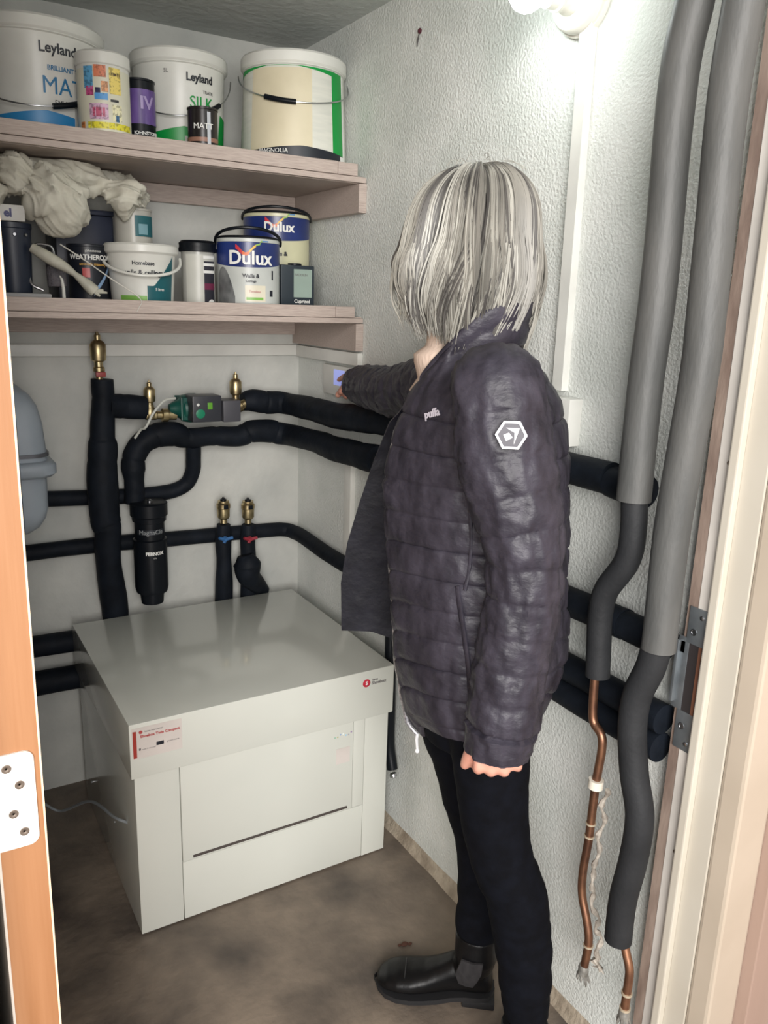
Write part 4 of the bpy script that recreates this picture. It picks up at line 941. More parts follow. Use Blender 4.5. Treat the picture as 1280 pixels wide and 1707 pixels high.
# trunk and limbs under the clothes
body.tube([W(-.01, 0, .70), W(-.01, 0, .76), W(-.008, 0, .84), W(.0, 0, .95), W(.005, 0, 1.08), W(.0, 0, 1.20), W(.0, 0, 1.28), W(.005, 0, 1.33)],
          [(.07, .055), (.095, .070), (.105, .075), (.100, .075), (.115, .085), (.120, .082), (.10, .065), (.05, .045)], 32, hint=PS)
shL = W(-.022, .145, 1.270); elL = W(-.074, .198, 1.02); wrL = W(-.056, .197, .812)
body.tube(catmull([W(0, .09, 1.275), shL, W(-.046, .180, 1.16), elL, W(-.070, .20, .93), wrL, W(-.056, .195, .805)], 4), [.040]*4+[.040]*4+[.038]*4+[.034]*4+[.032]*4+[.027]*4+[.026], 18)
# right arm reaching to the controller
cuffR = U(597, 641, 0, -.090); tipR = Vector((-.0235, 0, 0)); tipR = U(573, 629, 0, -.0225)
shR = W(.055, -.150, 1.275); elR = (shR*.50+cuffR*.50)+Vector((-.012, 0, -.018)); thR = Vector((-.70, .1, .70)).normalized(); dR = (tipR-thR*.027-cuffR).normalized(); wrR = tipR-thR*.027-dR*.141
body.tube(catmull([W(.0, -.08, 1.285), shR, elR, cuffR, wrR], 5), [.045]*6+[.042]*5+[.036]*5+[.028]*5, 18)
LT = [(745, 886, 1215, .085), (752, 885, 1260, .09), (762, 882, 1330, .09), (770, 883, 1378, .09), (785, 893, 1438, .09), (806, 912, 1485, .088), (815, 918, 1530, .085), (824, 921, 1575, .084), (830, 920, 1620, .082), (834, 918, 1660, .080), (838, 916, 1690, .080)]
RT = [(700, 850, 1200, -.085), (716, 850, 1244, -.088), (728, 852, 1290, -.09), (740, 856, 1337, -.09), (756, 858, 1384, -.09), (762, 852, 1438, -.088), (763, 846, 1497, -.085), (759, 838, 1530, -.082), (757, 830, 1556, -.08)]
legs = []
for T, sd in ((LT, 1), (RT, -1)):
    P = [W(-.012, sd*.070, .84)]; R = [(.085, .075)]
    for (p, q, y, b) in T:
        (a1, z1), (a2, z2) = BF(p, y, b), BF(q, y, b); P.append(W((a1+a2)/2, b, (z1+z2)/2)); ra = abs(a1-a2)/2
        R.append((ra, min(ra*.95, .078)))
    Pc = catmull(P, 6); Rc = []
    for i in range(len(Pc)):
        f_ = i/(len(Pc)-1)*(len(P)-1); k = min(int(f_), len(P)-2); Rc.append(tuple(R[k][j]+(R[k+1][j]-R[k][j])*(f_-k) for j in (0, 1)))
    legs.append((Pc, Rc)); body.tube(Pc, [(r[0]*.8, r[1]*.8) for r in Rc], 20, hint=PF)
# hands
def hand(wr, d, palm, thumb_dir, curls, L=.165, R0=.0078, spread=.02, tcurl=.4, tt=.42):
    """wr wrist, d towards the fingers, palm = direction the palm faces, thumb_dir = side of the thumb"""
    d = d.normalized(); palm = (palm-d*palm.dot(d)).normalized(); th = (thumb_dir-d*thumb_dir.dot(d)); th = (th-palm*th.dot(palm)).normalized()
    nails = []
    PL = L*.50
    body.tube([wr-d*.03, wr, wr+d*PL*.35, wr+d*PL*.75, wr+d*PL*.90], [(.024, .019), (.026, .017), (.034, .015), (.038, .0125), (.034, .009)], 20, hint=th)
    for i in range(4):
        off = (.0285-.019*i); fl = L*(.44, .49, .46, .36)[i]*1.0; r = R0*(1, 1.03, 1, .88)[i]
        p = wr+d*(PL*.88 - (.004 if i in (0, 3) else 0)-(0.004 if i == 3 else 0))+th*off; dd = (d+th*spread*(1.5-i)).normalized(); P = [p-dd*.012, p+dd*.006]; A = 0
        for s_, seg in enumerate((.45, .30, .25)):
            A += curls[i][s_]; q = dd*cos(A)+palm*sin(A); P.append(P[-1]+q*fl*seg)
        Pc = catmull(P, 4); n_ = len(Pc)
        body.tube(Pc, [r*(1.05-.22*k/(n_-1))*(1+.06*(k in (5, 9, 13))) for k in range(n_)], 12); body.ball(P[-1], r*.84, 10)
        q2 = (dd*cos(A)+palm*sin(A)); up = (q2.cross(th)).normalized()
        if up.dot(palm) > 0: up = -up
        nails.append((P[-1]-q2*.004+up*r*.62, q2, th, up))
    tb = wr+d*PL*.22+th*.022; td = (th*tt+d*.85+palm*.30).normalized()
    t1_ = tb+td*.030; td2 = (td+d*.5+palm*tcurl).normalized(); t2_ = t1_+td2*.030; td3 = (td2+palm*tcurl*.5+d*.3).normalized(); t3_ = t2_+td3*.024
    body.tube(catmull([tb-td*.014, tb, t1_, t2_, t3_], 4), [.013, .0135, .014, .0135, .013, .0125, .012, .0115, .011, .011, .0105, .0105, .010, .0095, .009, .0085, .008], 12); body.ball(t3_, .0082, 10)
    return nails
nl = hand(wrL, (W(-.060, .197, .70)-wrL), -PS*1.0+PF*.1, PF, [(1.15, 1.25, .7), (1.2, 1.3, .7), (1.25, 1.3, .7), (1.3, 1.3, .7)], L=.165, R0=.0088)
nr = hand(wrR, dR, Vector((-.7, .1, -.7)), thR, [(.12, .12, .05), (1.45, 1.6, .9), (1.45, 1.6, .9), (1.45, 1.6, .9)], L=.155, R0=.0078, tcurl=.9, tt=-.25)
bd = remesh(body, .0032, 3)
pers = thing('person', W(-.03, 0, 0), 'person in quilted dark jacket, black trousers and boots pressing the wall controller', 'person')
obj('body', bd, M_SKIN, pers, 80)
ey = MB()
for sd in (1, -1):
    e = MB().ball(Hd(.0665, sd*.024, -.004), .0098, 16); eo = obj('eye', e, mat('eye_white', (230, 226, 220), .2), pers, 60)
    obj('iris', MB().lathe([(.005, 0), (.0045, .0012), (.001, .0018)], Hd(.0757, sd*.024, -.004), HF, 16), mat('blue_iris', (70, 96, 120), .2), eo)
lp_ = MB(); lp_.tube([Hd(.073, .018, -.057), Hd(.080, .010, -.0555), Hd(.083, 0, -.0565), Hd(.080, -.010, -.0555), Hd(.073, -.018, -.057)], [.002, .004, .0045, .004, .002], 8)
obj('lips', lp_, mat('lip_colour', (184, 108, 100), .45), pers)

# trousers: two legs and the hips as one garment
tr = MB()
for T, sd in ((LT, 1), (RT, -1)):
    Pc, Rc = legs[0 if sd == 1 else 1]
    tr.tube(Pc, Rc, 32, hint=PF, disp=lambda L, a, p: .0022*noise.noise(Vector((p.x*14, p.y*14, p.z*46)))*(1.6 if p.z < .5 else .7))
tr.tube([W(-.016, 0, .69), W(-.012, 0, .77), W(-.008, 0, .90), W(0, 0, .98)], [(.10, .088), (.125, .10), (.122, .095), (.115, .085)], 32, hint=PS)
tr = remesh(tr, .005, 3)
obj('trousers', tr, M_TROU, pers, 80)

# boots
def boot(heel, toe, z_top, ank, label_parent):
    d = Vector((toe.x-heel.x, toe.y-heel.y, 0)); L = d.length; d.normalize(); w = Vector((-d.y, d.x, 0))
    # local coordinates: x along the foot from the heel
    def X(x, y, z): return Vector((heel.x, heel.y, 0))+d*x+w*y+Vector((0, 0, z))
    secs = [  # x, half width, top z, bottom z
        (.002, .018, .060, .030), (.012, .028, .085, .024), (.035, .032, .10, .022), (.065, .033, .105, .022), (.095, .033, .098, .020), (.125, .036, .080, .016), (.155, .041, .066, .013), (.185, .045, .058, .012), (.215, .044, .053, .012), (.240, .037, .046, .013), (.257, .024, .036, .015), (.264, .010, .028, .018)]
    sc_ = L/.268; rings = []
    for (x, hw, zt_, zb_) in secs:
        r = []
        for k in range(28):
            a = 2*pi*k/28; cz, sz = cos(a), sin(a)
            yy = hw*(abs(cz)**.75)*(1 if cz > 0 else -1); zz = (zt_+zb_)/2+(zt_-zb_)/2*(abs(sz)**.85)*(1 if sz > 0 else -1)
            if sz > 0: yy *= 1-.25*sz**2
            r.append(X(x*sc_, yy, zz))
        rings.append(r)
    up = MB().loft(rings)
    a_ = Vector((ank.x, ank.y, 0)); base = X(.052*sc_, 0, 0)
    up.tube(catmull([base+Vector((0, 0, .05)), base*.7+a_*.3+Vector((0, 0, .095)), a_+Vector((0, 0, .14)), a_+d*.0+Vector((0, 0, z_top))], 5), [(.036, .030)]*6+[(.040, .034)]*5+[(.043, .037)]*5, 24, hint=d)
    up = remesh(up, .003, 3)
    b_ = obj('boot', up, M_BOOT, pers, 80)
    def sole(zf, grow, th, m_, nm):
        r0 = []; 
        out = [(x*sc_, hw*grow) for (x, hw, a, b) in secs]
        pts = [(-.004, 0.0)]+[(x, -h) for x, h in out]+[(out[-1][0]+.006, 0)]+[(x, h) for x, h in reversed(out)]
        n_ = len(pts); vs = [X(x, y, zf(x/sc_)) for x, y in pts]+[X(x, y, zf(x/sc_)+th) for x, y in pts]
        mb = MB(); 
        N_ = n_
        mb.v = [Vector(v) for v in vs]; mb.f = [(i, (i+1) % N_, (i+1) % N_+N_, i+N_) for i in range(N_)]; mb.mi = [0]*N_
        for i in range((N_-1)//2):
            j = (N_-1-i) % N_ if i else 0
            a, b2, c_, e_ = i, i+1, (N_-i-1) % N_, (N_-i) % N_
            q = [a, b2, c_] if e_ == a else [a, b2, c_, e_]
            if len(set(q)) > 2: mb.add([], []); mb.f.append(tuple(dict.fromkeys(q))); mb.mi.append(0); mb.f.append(tuple(x+N_ for x in reversed(list(dict.fromkeys(q))))); mb.mi.append(0)
        obj(nm, mb, m_, b_, 40)
    sole(lambda x: .002+.014*max(0, min(1, (.13-x)/.06))+.007*max(0, (x-.215)/.05)**2, 1.06, .011, mat('black_rubber_sole', (30, 30, 32), .6), 'sole')
    hb_ = MB().box((-.004, -.033, .0), (.068*sc_, .033, .018), .003, Matrix(((d.x, w.x, 0, heel.x), (d.y, w.y, 0, heel.y), (0, 0, 1, 0), (0, 0, 0, 1))))
    obj('heel', hb_, mat('black_rubber_sole', (30, 30, 32), .6), b_)
    g_ = []
    for sd in (1, -1):
        mb = MB(); vs = []
        for (z, x0, x1) in ((.078, .044, .072), (.105, .036, .080), (.135, .030, .076), (.165, .028, .070)):
            for t in (0, .5, 1):
                x = x0+(x1-x0)*t
                q_ = min(1, max(0, (z-.078)/.07)); cen = (base*.7+a_*.3)*(1-q_)+a_*q_
                cx_ = (cen-Vector((heel.x, heel.y, 0))).dot(d)
                ca_ = min(.99, abs((x-cx_)/.050)); yy = sd*(.0425*sqrt(1-ca_**2)+.0030)+(cen-Vector((heel.x, heel.y, 0))).dot(w)
                vs.append(X(x, yy, z))
        vs2 = [v-w*sd*.005 for v in vs]; n_ = 12
        fs = [(r*3+c_, r*3+c_+1, r*3+c_+4, r*3+c_+3) for r in range(3) for c_ in range(2)]; fs += [tuple(i+12 for i in f) for f in fs]
        bd_ = [0, 1, 2, 5, 8, 11, 10, 9, 6, 3]; fs += [(bd_[i], bd_[(i+1) % 10], bd_[(i+1) % 10]+12, bd_[i]+12) for i in range(10)]
        mb.add(vs+vs2, fs); obj('elastic_gusset', mb, mat('charcoal_elastic', (46, 44, 46), .9, (30, 29, 31), ns=80, stretch=(1, 1, .1)), b_, 40)
    mb = MB(); P = [X(.198*sc_, y, .0565-.018*(abs(y)/.044)**2.2) for y in [(-.043+.0086*i) for i in range(11)]]
    mb.tube(P, .0014, 6); obj('toe_cap_seam', mb, mat('seam_black', (34, 34, 36), .5), b_)
    return b_
heelR, toeR = U(820, 1664, 2, 0), U(650, 1642, 2, 0)
dd = (toeR-heelR).normalized(); toeR = heelR+dd*.248
aR = Wp(793, 1590, -.080)
boot(heelR, toeR, .20, aR, pers)
aL = Wp(877, 1690, .080)
heelL = Vector((aL.x, aL.y, 0))-dd*.055+Vector((.004, -.004, 0)); toeL = heelL+(dd*.97+Vector((-.12, -.06, 0))).normalized()*.255
boot(heelL, toeL, .165, aL, pers)

# jumper: roll neck and chest
jm = MB()
jm.tube(catmull([W(.0, 0, .90), W(.004, 0, 1.10), W(.006, 0, 1.20), W(.012, 0, 1.265), W(.024, 0, 1.30), W(.030, 0, 1.335), W(.030, 0, 1.365), W(.030, 0, 1.385)], 4),
        [(.12, .110)]*5+[(.128, .112)]*4+[(.13, .108)]*4+[(.115, .100)]*4+[(.082, .084)]*4+[(.066, .068)]*4+[(.060, .062)]*4, 40, hint=PS,
        disp=lambda L, a, p: .0025*sin(L*120) if p.z > 1.31 else .002*noise.noise(p*30))
obj('jumper', jm, M_KNIT, pers, 80)

# jacket shell
rows = []
for py, f_, b_ in [(1245, 712, 884), (1213, 682, 897), (1162, 671, 920), (1107, 662, 940), (1060, 660, 941), (1002, 657, 940), (950, 654, 941), (884, 650, 943), (816, 646, 946), (760, 655, 946), (715, 666, 942), (660, 688, 931), (620, 714, 909), (592, 738, 886), (572, 756, 868)]:
    (af, zf), (ab, zb_) = BF(f_, py, .03), BF(b_, py, 0); rows.append([(zf+zb_)/2, af, ab])
RBT = [(.60, .150), (.72, .158), (.85, .158), (1.0, .150), (1.12, .155), (1.20, .160), (1.26, .160), (1.295, .145), (1.32, .118), (1.34, .088), (1.36, .070), (1.40, .062)]
ART = [(.60, .24), (.80, .245), (.90, .235), (1.0, .215), (1.11, .19), (1.2, .165), (1.26, .125), (1.30, .100), (1.34, .080), (1.37, .06)]
AFT = sorted([(r[0], r[1], r[2]) for r in rows])
z_lo, z_hi = AFT[0][0]+.012, AFT[-1][0]
def ring_ctrl(z):
    af, ab = lerp_table(AFT, z); rb = lerp_table(RBT, z)[0]; ar = lerp_table(ART, z)[0]; ac = (ab*.58+min(af, .12)*.42); h = (af-ab)
    rr = rb*.86
    bfz = .022 if z < 1.24 else .022+(z-1.24)*.30
    c_ = [(af, bfz), (af-.004, bfz+.04), (ac+h*.30, rb*.88), (ac, rb), (ac-h*.26, rb*.86), (ab+.004, rb*.36), (ab+.004, -rb*.30), (ac-h*.24, -rr*.86), (ac, -rr), (ac+h*.28, -rr*.96), ((ac+h*.28+ar)/2+.01, -rr*.82), (ar, -.095 if z < 1.22 else -.095+(z-1.22)*.35)]
    return c_
NU = 150; NV = 250
SEAM = .0545
jv = []
Z_SIDE = BF(800, 1243, .16)[1]
def hem(u):
    if u < .42: return z_lo+(Z_SIDE-z_lo)*sin(min(1, u/.24)*pi/2)
    if u < .55: return z_lo+(Z_SIDE-z_lo)*(.55-u)/.13*1.0+.0
    return z_lo+(.812-z_lo)*min(1, (u-.55)/.40)**1.1
def seam_off(z, ph=0, per=SEAM):
    s_ = abs(((z+ph) % per)/per-.5)*2      # 1 at the seam
    return (1-s_**6)**.6 if s_ < 1 else 0
J = MB(); inner = []
zs = [z_lo+(z_hi-z_lo)*i/NV for i in range(NV+1)]
for z in zs:
    cp = catmull([Vector((a, b, 0)) for a, b in ring_ctrl(z)], 14); n_ = len(cp); row = []; rin = []
    for j in range(NU+1):
        f_ = j/NU*(n_-1); k = min(int(f_), n_-2); p = cp[k].lerp(cp[k+1], f_-k); tg = (cp[k+1]-cp[k]).normalized(); nn = Vector((tg.y, -tg.x, 0))
        u_ = j/NU; h_ = hem(u_); zz = z if z > 1.22 else h_+(z-z_lo)*(1.22-h_)/(1.22-z_lo)
        q = .0052 if z < 1.27 else .0052*max(.1, (1.33-z)/.06)
        edge = min(1, j/5, (NU-j)/5)
        d_ = q*(seam_off(z, .012)-.4)*edge
        w_ = noise.noise(Vector((u_*9, z*5, 0)))
        d_ += .0035*noise.noise(Vector((u_*44+w_*2, z*16+u_*9, 2)))+.0022*noise.noise(Vector((u_*100+w_*3, z*34, 5)))
        d_ *= max(.2, edge)
        if nn.dot(Vector((p.x-(-.01), p.y, 0))) < 0: nn = -nn
        row.append(W(p.x+nn.x*d_, p.y+nn.y*d_, zz)); rin.append(W(p.x-nn.x*.006, p.y-nn.y*.006, zz))
    jv.append(row); inner.append(rin)
n1 = NU+1
vo = [v for r in jv for v in r]; vi = [v for r in inner for v in r]; o_ = len(vo)
fo = [(i*n1+j, i*n1+j+1, (i+1)*n1+j+1, (i+1)*n1+j) for i in range(NV) for j in range(NU)]
fi = [tuple(x+o_ for x in reversed(f)) for f in fo]
fe = []
for j in range(NU): fe.append((j, j+1, j+1+o_, j+o_)); t_ = NV*n1+j; fe.append((t_+1, t_, t_+o_, t_+1+o_))
for i in range(NV): a = i*n1; fe.append((a+n1, a, a+o_, a+n1+o_)); a = i*n1+NU; fe.append((a, a+n1, a+n1+o_, a+o_))
J.add(vo, fo); J.m = 1; J.add(vi, [tuple(x-0 for x in f) for f in [tuple(y-o_ for y in f) for f in fi]]); J.m = 0; J.add([], [])
base_n = 0
J.f += fe; J.mi += [0]*len(fe)
jk = obj('jacket', J, [M_JACK, M_LINING], pers, 60)
# zip tape along the left front edge
zp = [jv[i][0]+PF*.004+PS*.003 for i in range(2, int(NV*.80), 4)]
obj('zip', MB().tube(zp, [(.0040, .0034)]*len(zp), 8, disp=lambda L, a, p: .0006*sin(L*1600)), mat('silver_zip_teeth', (190, 190, 194), .35, (120, 120, 126), ns=200, metal=.6), jk)
e = jv[2][0]
pl_ = MB(); pl_.tube([e+PF*.003, e+PF*.004+Vector((0, 0, -.012)), e+PF*.002+Vector((0, 0, -.030))], [.0032, .0028, .0024], 8); pl_.lathe([(.002, 0), (.004, .003), (.004, .007), (.0015, .010)], e+PF*.002+Vector((0, 0, -.029)), (0, 0, -1), 12)
obj('zip_pull', pl_, mat('pale_zip_pull', (222, 222, 224), .3), jk)
zr = [jv[i][NU]+PF*.001 for i in range(int(NV*.25), int(NV*.80), 4)]
# welt pocket and side seam on the left panel
def surf(px, py, off=.001):
    """point on the camera-side of the jacket nearest the line through the given place"""
    best = None; d = ray(px, py).normalized()
    for i in range(0, NV+1, 2):
        for j in range(0, NU//2+8):
            v = jv[i][j]; w = v-CAM; t = w.dot(d); e_ = (w-d*t).length
            if best is None or e_ < best[0]: best = (e_, v, t)
    return best[1]+PS*off
pk = [surf(x, y) for x, y in ((765, 975), (768, 1020), (773, 1070), (779, 1120), (785, 1165), (789, 1190))]
obj('pocket_welt', MB().tube(catmull(pk, 5), [(.003, .006)]*26, 10), M_JACK, jk)
ss = [surf(x, y, .0005) for x, y in ((768, 745), (775, 820), (782, 880), (784, 940), (776, 985))]
obj('seam_piping', MB().tube(catmull(ss, 5), .003, 8), M_JACK, jk)
# chest lettering
c0 = surf(722, 692, .0014); c1_ = surf(740, 685, .0014); ex = (c1_-c0).normalized(); ex = (ex+Vector((0, 0, 0))).normalized(); ez = (Vector((0, 0, 1))-ex*ex.z).normalized(); en = ez.cross(ex); en = en if en.dot(CAM-c0) > 0 else -en
if ex.dot(_rt) < 0: ex = -ex
obj('lettering', text_mb('puffa', .016, lambda x, y, d: c0+ex*(x+.004)+ez*(y+x*.05)+en*(d+.004), .0004, .0004), mat('pale_thread', (186, 180, 190), .5), jk, 0)
# hem band under the left panel
# collar: standing, open at the front
cv = MB(); NC = 60
def collar_pt(t, h):
    """t 0 = left front edge (lapel), .5 nape, 1 = right front; h 0 bottom..1 top"""
    ang = -2.45+4.9*t     # angle round the neck measured from the nape
    ra, rbb = .064+.004*h, .080+.016*h
    a = -.0+.012-ra*cos(ang)*1.0; b = -rbb*sin(ang)
    z = 1.345-.034*(1-cos(ang))*.5
    H_ = .074
    fr_ = max(0, abs(ang)-1.5)/.95
    z -= .075*fr_**1.2; a += .030*fr_**1.1
    z += H_*h*(1-.12*fr_); a -= .006*h*(1-fr_); 
    return W(a, b, z)
rings = []
for i in range(NC+1):
    t = i/NC; r = []
    for k in range(12):
        h = k/11; d_ = .006*(1-abs(2*((h*2) % 1)-1)**4)
        p = collar_pt(t, h); cN = (p-W(.012, 0, p.z)); cN.z = 0; cN.normalize(); r.append(p+cN*(d_+.002*noise.noise(p*60)))
    for k in range(11, -1, -1):
        p = collar_pt(t, k/11); cN = (p-W(.012, 0, p.z)); cN.z = 0; cN.normalize(); r.append(p-cN*.006)
    rings.append(r)
cv.loft(rings)
obj('collar', cv, M_JACK, jk, 60)

# sleeves
def sleeve(P, R, hint, name, n=12, seg=72, per=.050, q=.0040, top_flat=None):
    Pc = catmull(P, n); Rc = []
    for i in range(len(Pc)):
        f_ = i/(len(Pc)-1)*(len(P)-1); k = min(int(f_), len(P)-2); Rc.append(tuple(R[k][j]+(R[k+1][j]-R[k][j])*(f_-k) for j in (0, 1)))
    # resample evenly at 3 mm
    Q = [Pc[0]]; QR = [Rc[0]]; 
    for i in range(1, len(Pc)):
        d = (Pc[i]-Pc[i-1]).length; m_ = max(1, int(d/.0032))
        for k in range(1, m_+1): t = k/m_; Q.append(Pc[i-1].lerp(Pc[i], t)); QR.append(tuple(Rc[i-1][j]*(1-t)+Rc[i][j]*t for j in (0, 1)))
    tot = sum((Q[i+1]-Q[i]).length for i in range(len(Q)-1))
    def disp(L, a, p):
        rem = tot-L
        if rem < .045: s_ = 1 if rem > .004 else .6; dd_ = 0 if rem > .041 else .002*s_; dd_ = -.0045 if .040 < rem < .046 else dd_
        else: dd_ = q*(seam_off(rem-.043, 0.006*noise.noise(Vector((cos(a), sin(a), L*2))), per)-.5)
        w_ = noise.noise(Vector((cos(a)*2, sin(a)*2, L*6)))
        return dd_+.0042*noise.noise(Vector((cos(a)*3.2+w_, sin(a)*3.2, L*30+cos(a)*2)))+.0022*noise.noise(Vector((cos(a)*7, sin(a)*7+w_*2, L*70)))
    mb = MB().tube(Q, QR, seg, True, disp, hint)
    return obj(name, mb, M_JACK, jk, 60), Q
ST = [(753, 905, 640, .175), (756, 915, 690, .188), (760, 924, 749, .196), (772, 932, 800, .2), (789, 937, 850, .2), (806, 940, 900, .2), (812, 938, 940, .2), (809, 934, 1002, .2), (800, 926, 1050, .2), (792, 914, 1100, .2), (785, 906, 1150, .2), (779, 900, 1195, .2), (776, 888, 1232, .2), (776, 884, 1250, .2)]
P = [W(-.012, .075, 1.302), W(-.018, .122, 1.290)]; R = [(.045, .03), (.062, .040)]
for (p, q, y, b) in ST:
    (a1, z1), (a2, z2) = BF(p, y, b), BF(q, y, b); P.append(W((a1+a2)/2, b, (z1+z2)/2)); ra = abs(a1-a2)/2; R.append((ra, min(ra, .056)))
slL, QL = sleeve(P, R, PF, 'sleeve')
# badge on the upper left sleeve
bc = Wp(852, 725, .262)
bn = (PS*1.0+PF*-.05).normalized(); bx = (Vector((0, 0, 1)).cross(bn)).normalized(); bz = Vector((0, 0, 1))
def hexa(r0, r1, d0, d1, mb, rot=radians(0)):
    for k in range(6):
        a, b = rot+k*pi/3, rot+(k+1)*pi/3
        vs = [bc+bx*cos(t)*r+bz*sin(t)*r+bn*d for d in (d0, d1) for (t, r) in ((a, r0), (b, r0), (b, r1), (a, r1))]
        mb.add(vs, [(0, 3, 2, 1), (4, 5, 6, 7), (0, 1, 5, 4), (2, 3, 7, 6), (1, 2, 6, 5), (3, 0, 4, 7)])
    return mb
mb = MB(); vs = [bc+bx*cos(k*pi/3)*.0205+bz*sin(k*pi/3)*.0205+bn*d for d in (-.003, .0008) for k in range(6)]
mb.add(vs, [tuple(range(5, -1, -1)), tuple(range(6, 12))]+[(k, (k+1) % 6, (k+1) % 6+6, k+6) for k in range(6)])
bdg = obj('badge', mb, mat('badge_charcoal', (70, 68, 76), .4), slL, 0)
mb = hexa(.0170, .0205, .0006, .0022, MB())
obj('silver_rim', mb, mat('reflective_silver', (214, 214, 218), .35), bdg, 0)
mb = MB(); L_ = lambda x, y, d: bc+bx*x+bz*y+bn*d
sgn = 1 if bx.dot(_rt) > 0 else -1
for tri in (((.010, .009), (-.007, .009), (.004, .003)), ((.010, .009), (.004, .003), (.004, -.012)), ((-.003, .003), (-.010, .000), (-.006, -.008)), ((-.003, .003), (-.006, -.008), (.002, -.003))):
    vs = [L_(sgn*x, y, d) for d in (.0008, .0018) for x, y in tri]; mb.add(vs, [(0, 1, 2), (5, 4, 3), (0, 3, 4, 1), (1, 4, 5, 2), (2, 5, 3, 0)])
obj('silver_emblem', mb, mat('reflective_silver', (214, 214, 218), .35), bdg, 0)
# right sleeve reaching forward
P = [W(.0, -.085, 1.283), shR+Vector((0, 0, -.004)), shR*.66+elR*.34+Vector((0, 0, .0)), shR*.3+elR*.7, elR, elR*.6+cuffR*.4, elR*.25+cuffR*.75, cuffR]
slR, QR_ = sleeve(P, [(.050, .060), (.058, .066), (.054, .058), (.051, .053), (.050, .050), (.048, .048), (.046, .046), (.041, .041)], (0, 0, 1), 'sleeve', per=.052, q=.005)
# shoulder seam piping
sp = [surf(x, y, .004) for x, y in ((768, 700), (765, 660), (775, 628), (800, 606))]

# hair
hr = MB()
RH = .0925
def hair_pt(phi, s_, k, ln, jit):
    """phi azimuth from the face direction; s_ 0..1 along the strand; k layer scale; ln hanging length"""
    arc = 1.62; th = min(s_*2.05, 1.0)*arc*.5*1.0
    f_ = cos(phi); l_ = sin(phi)
    top = .098
    th = min(1, s_/.42)*pi/2
    r = (.006+RH*sin(th)**.82)*k; z = top*cos(th)*k+.012
    if s_ > .42:
        q = (s_-.42)/.58; z = .012-ln*q; side = abs(l_)
        bulge = sin(min(1, q*1.15)*pi)*.012
        r += bulge-(.036*q**2.6)*jit[2]*(.35+.65*max(0, cos(phi-.9)))
    return r*f_*1.02, r*l_, z
def strand(phi, k, ln, jit, rad, smax=1.0):
    P = []; n_ = 13
    for i in range(n_+1):
        s_ = i/n_*smax; ph = phi+jit[0]*s_+.05*sin(s_*7+jit[1]*6)*s_*jit[3]
        x, y, z = hair_pt(ph, s_, k, ln, jit); wv = (.0055*s_)*sin(s_*9+jit[1]*7)
        # crown sits a little behind the middle of the head
        P.append(HC+HF*(x-.012*(1-s_)+wv*.6)+HL*(y+wv)+Vector((0, 0, z)))
    P2 = catmull(P, 2); n2 = len(P2)
    hr.tube(P2, [rad*(.7+.5*sin(pi*i/(n2-1)))*(1 if i < n2*.85 else max(.12, (n2-i)/(n2*.15))) for i in range(n2)], 4, False)
def length_for(phi):
    a = abs((phi+pi) % (2*pi)-pi)
    if a < .55: return None
    if a < .95: return .085+.045*(a-.55)/.4
    return .130+.046*max(0, min(1, (a-1.3)/1.2))
rnd = random.Random(3)
for lk in range(330):
    phi0 = rnd.uniform(-pi, pi); k0 = rnd.choice([.88, .93, .97, 1.0, 1.03]); cm_ = rnd.choices([0, 1, 2], [5, 4, 2] if k0 > .95 else [2, 4, 5])[0]
    j0 = (rnd.uniform(-.16, .16)+(-.22 if phi0 > 0 else .22)*(1 if abs(phi0) < 2.3 else .3), rnd.random(), rnd.uniform(.3, 1.2), rnd.uniform(.4, 2.2)); lf = rnd.uniform(.86, 1.07)
    for q_ in range(12):
        phi = phi0+rnd.gauss(0, .045); k = k0+rnd.uniform(-.018, .018); ln = length_for(phi)
        hr.m = cm_ if rnd.random() < .7 else rnd.choice([0, 1, 1])
        jit = (j0[0]+rnd.gauss(0, .03), j0[1]+rnd.gauss(0, .02), j0[2]+rnd.gauss(0, .08), j0[3])
        if ln is None:
            if abs(phi) > .40: continue
            k *= .92; jit = (rnd.uniform(-.1, .1), jit[1], .25, .3); ln = .006+.02*j0[1]
        else: ln = ln*lf*rnd.uniform(.95, 1.03)
        strand(phi, k, ln, jit, rnd.uniform(.0007, .0014), .30 if abs(phi) < .55 else 1.0)
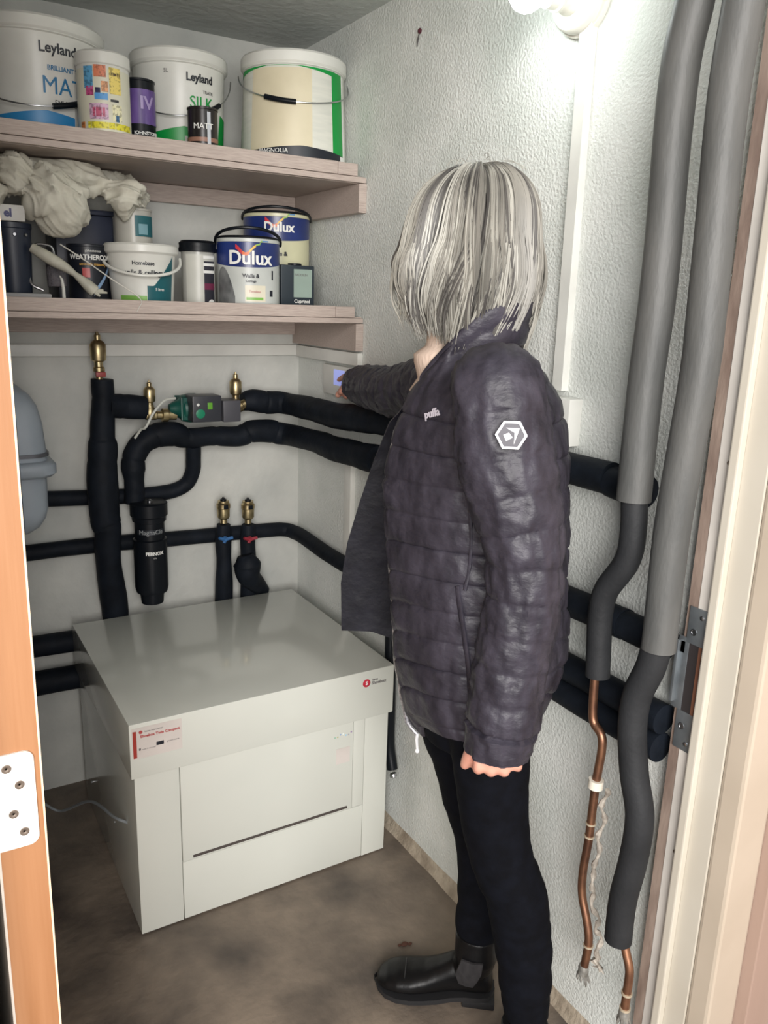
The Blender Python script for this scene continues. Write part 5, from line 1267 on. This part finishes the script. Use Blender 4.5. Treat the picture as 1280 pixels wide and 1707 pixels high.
# stray flyaways on the crown
for i in range(14):
    phi = rnd.uniform(-pi, pi); P = []
    r0 = rnd.uniform(.01, .07); z0 = .112*sqrt(max(0, 1-(r0/.115)**2))+.012
    for j in range(5):
        q = j/4; P.append(HC+HF*(cos(phi)*(r0+.03*q)-.012)+HL*(sin(phi)*(r0+.03*q))+Vector((0, 0, z0+.005*sin(q*pi)-.010*q)))
    hr.m = 0; hr.tube(catmull(P, 3), .0005, 4)
# scalp-following under layer
hr.m = 2; rings = []
for i in range(26):
    s_ = i/25; row = []
    for j in range(64):
        phi = 2*pi*j/64; ln = length_for(phi); a = abs((phi+pi) % (2*pi)-pi)
        if ln is None: ln = -.010 if a < .45 else .0
        x, y, z = hair_pt(phi, s_*(.30 if a < .45 else .62 if a < .75 else 1.0), .84, ln*.86, (0, 0, .5, 0)); row.append(HC+HF*(x-.012*(1-s_))+HL*y+Vector((0, 0, z)))
    rings.append(row)
for i in range(25): 
    pass
n_ = 64; vs = [p for r in rings for p in r]; hr.add(vs, [(i*n_+j, i*n_+(j+1) % n_, (i+1)*n_+(j+1) % n_, (i+1)*n_+j) for i in range(25) for j in range(n_)])
H1 = mat('silver_hair', (172, 170, 161), .42, (140, 138, 130), ns=30, stretch=(1, 1, .2)); H2 = mat('ash_hair', (136, 133, 125), .45, (104, 102, 96), ns=30, stretch=(1, 1, .2)); H3 = mat('dark_grey_hair', (92, 89, 85), .5, (64, 62, 60), ns=30, stretch=(1, 1, .2))
hb_ = obj('hair', hr, [H1, H2, H3], pers, 80)

bpy.context.view_layer.update()

# groups of like things
GR = {'cable_trunking': 'white trunking on the walls', 'insulated_pipe': 'black insulated pipes', 'filling_valve': 'filling valves behind the heat pump',
      'heating_riser': 'grey-lagged risers by the door', 'wall_shelf': 'pinkish wooden shelves', 'paint_bucket': 'paint buckets', 'paint_tin': 'small paint tins', 'paint_can': 'blue-banded paint cans'}
for o in bpy.data.objects:
    k = o.name.split('.')[0]
    if o.parent is None and k in GR and 'category' in o: o['group'] = GR[k]
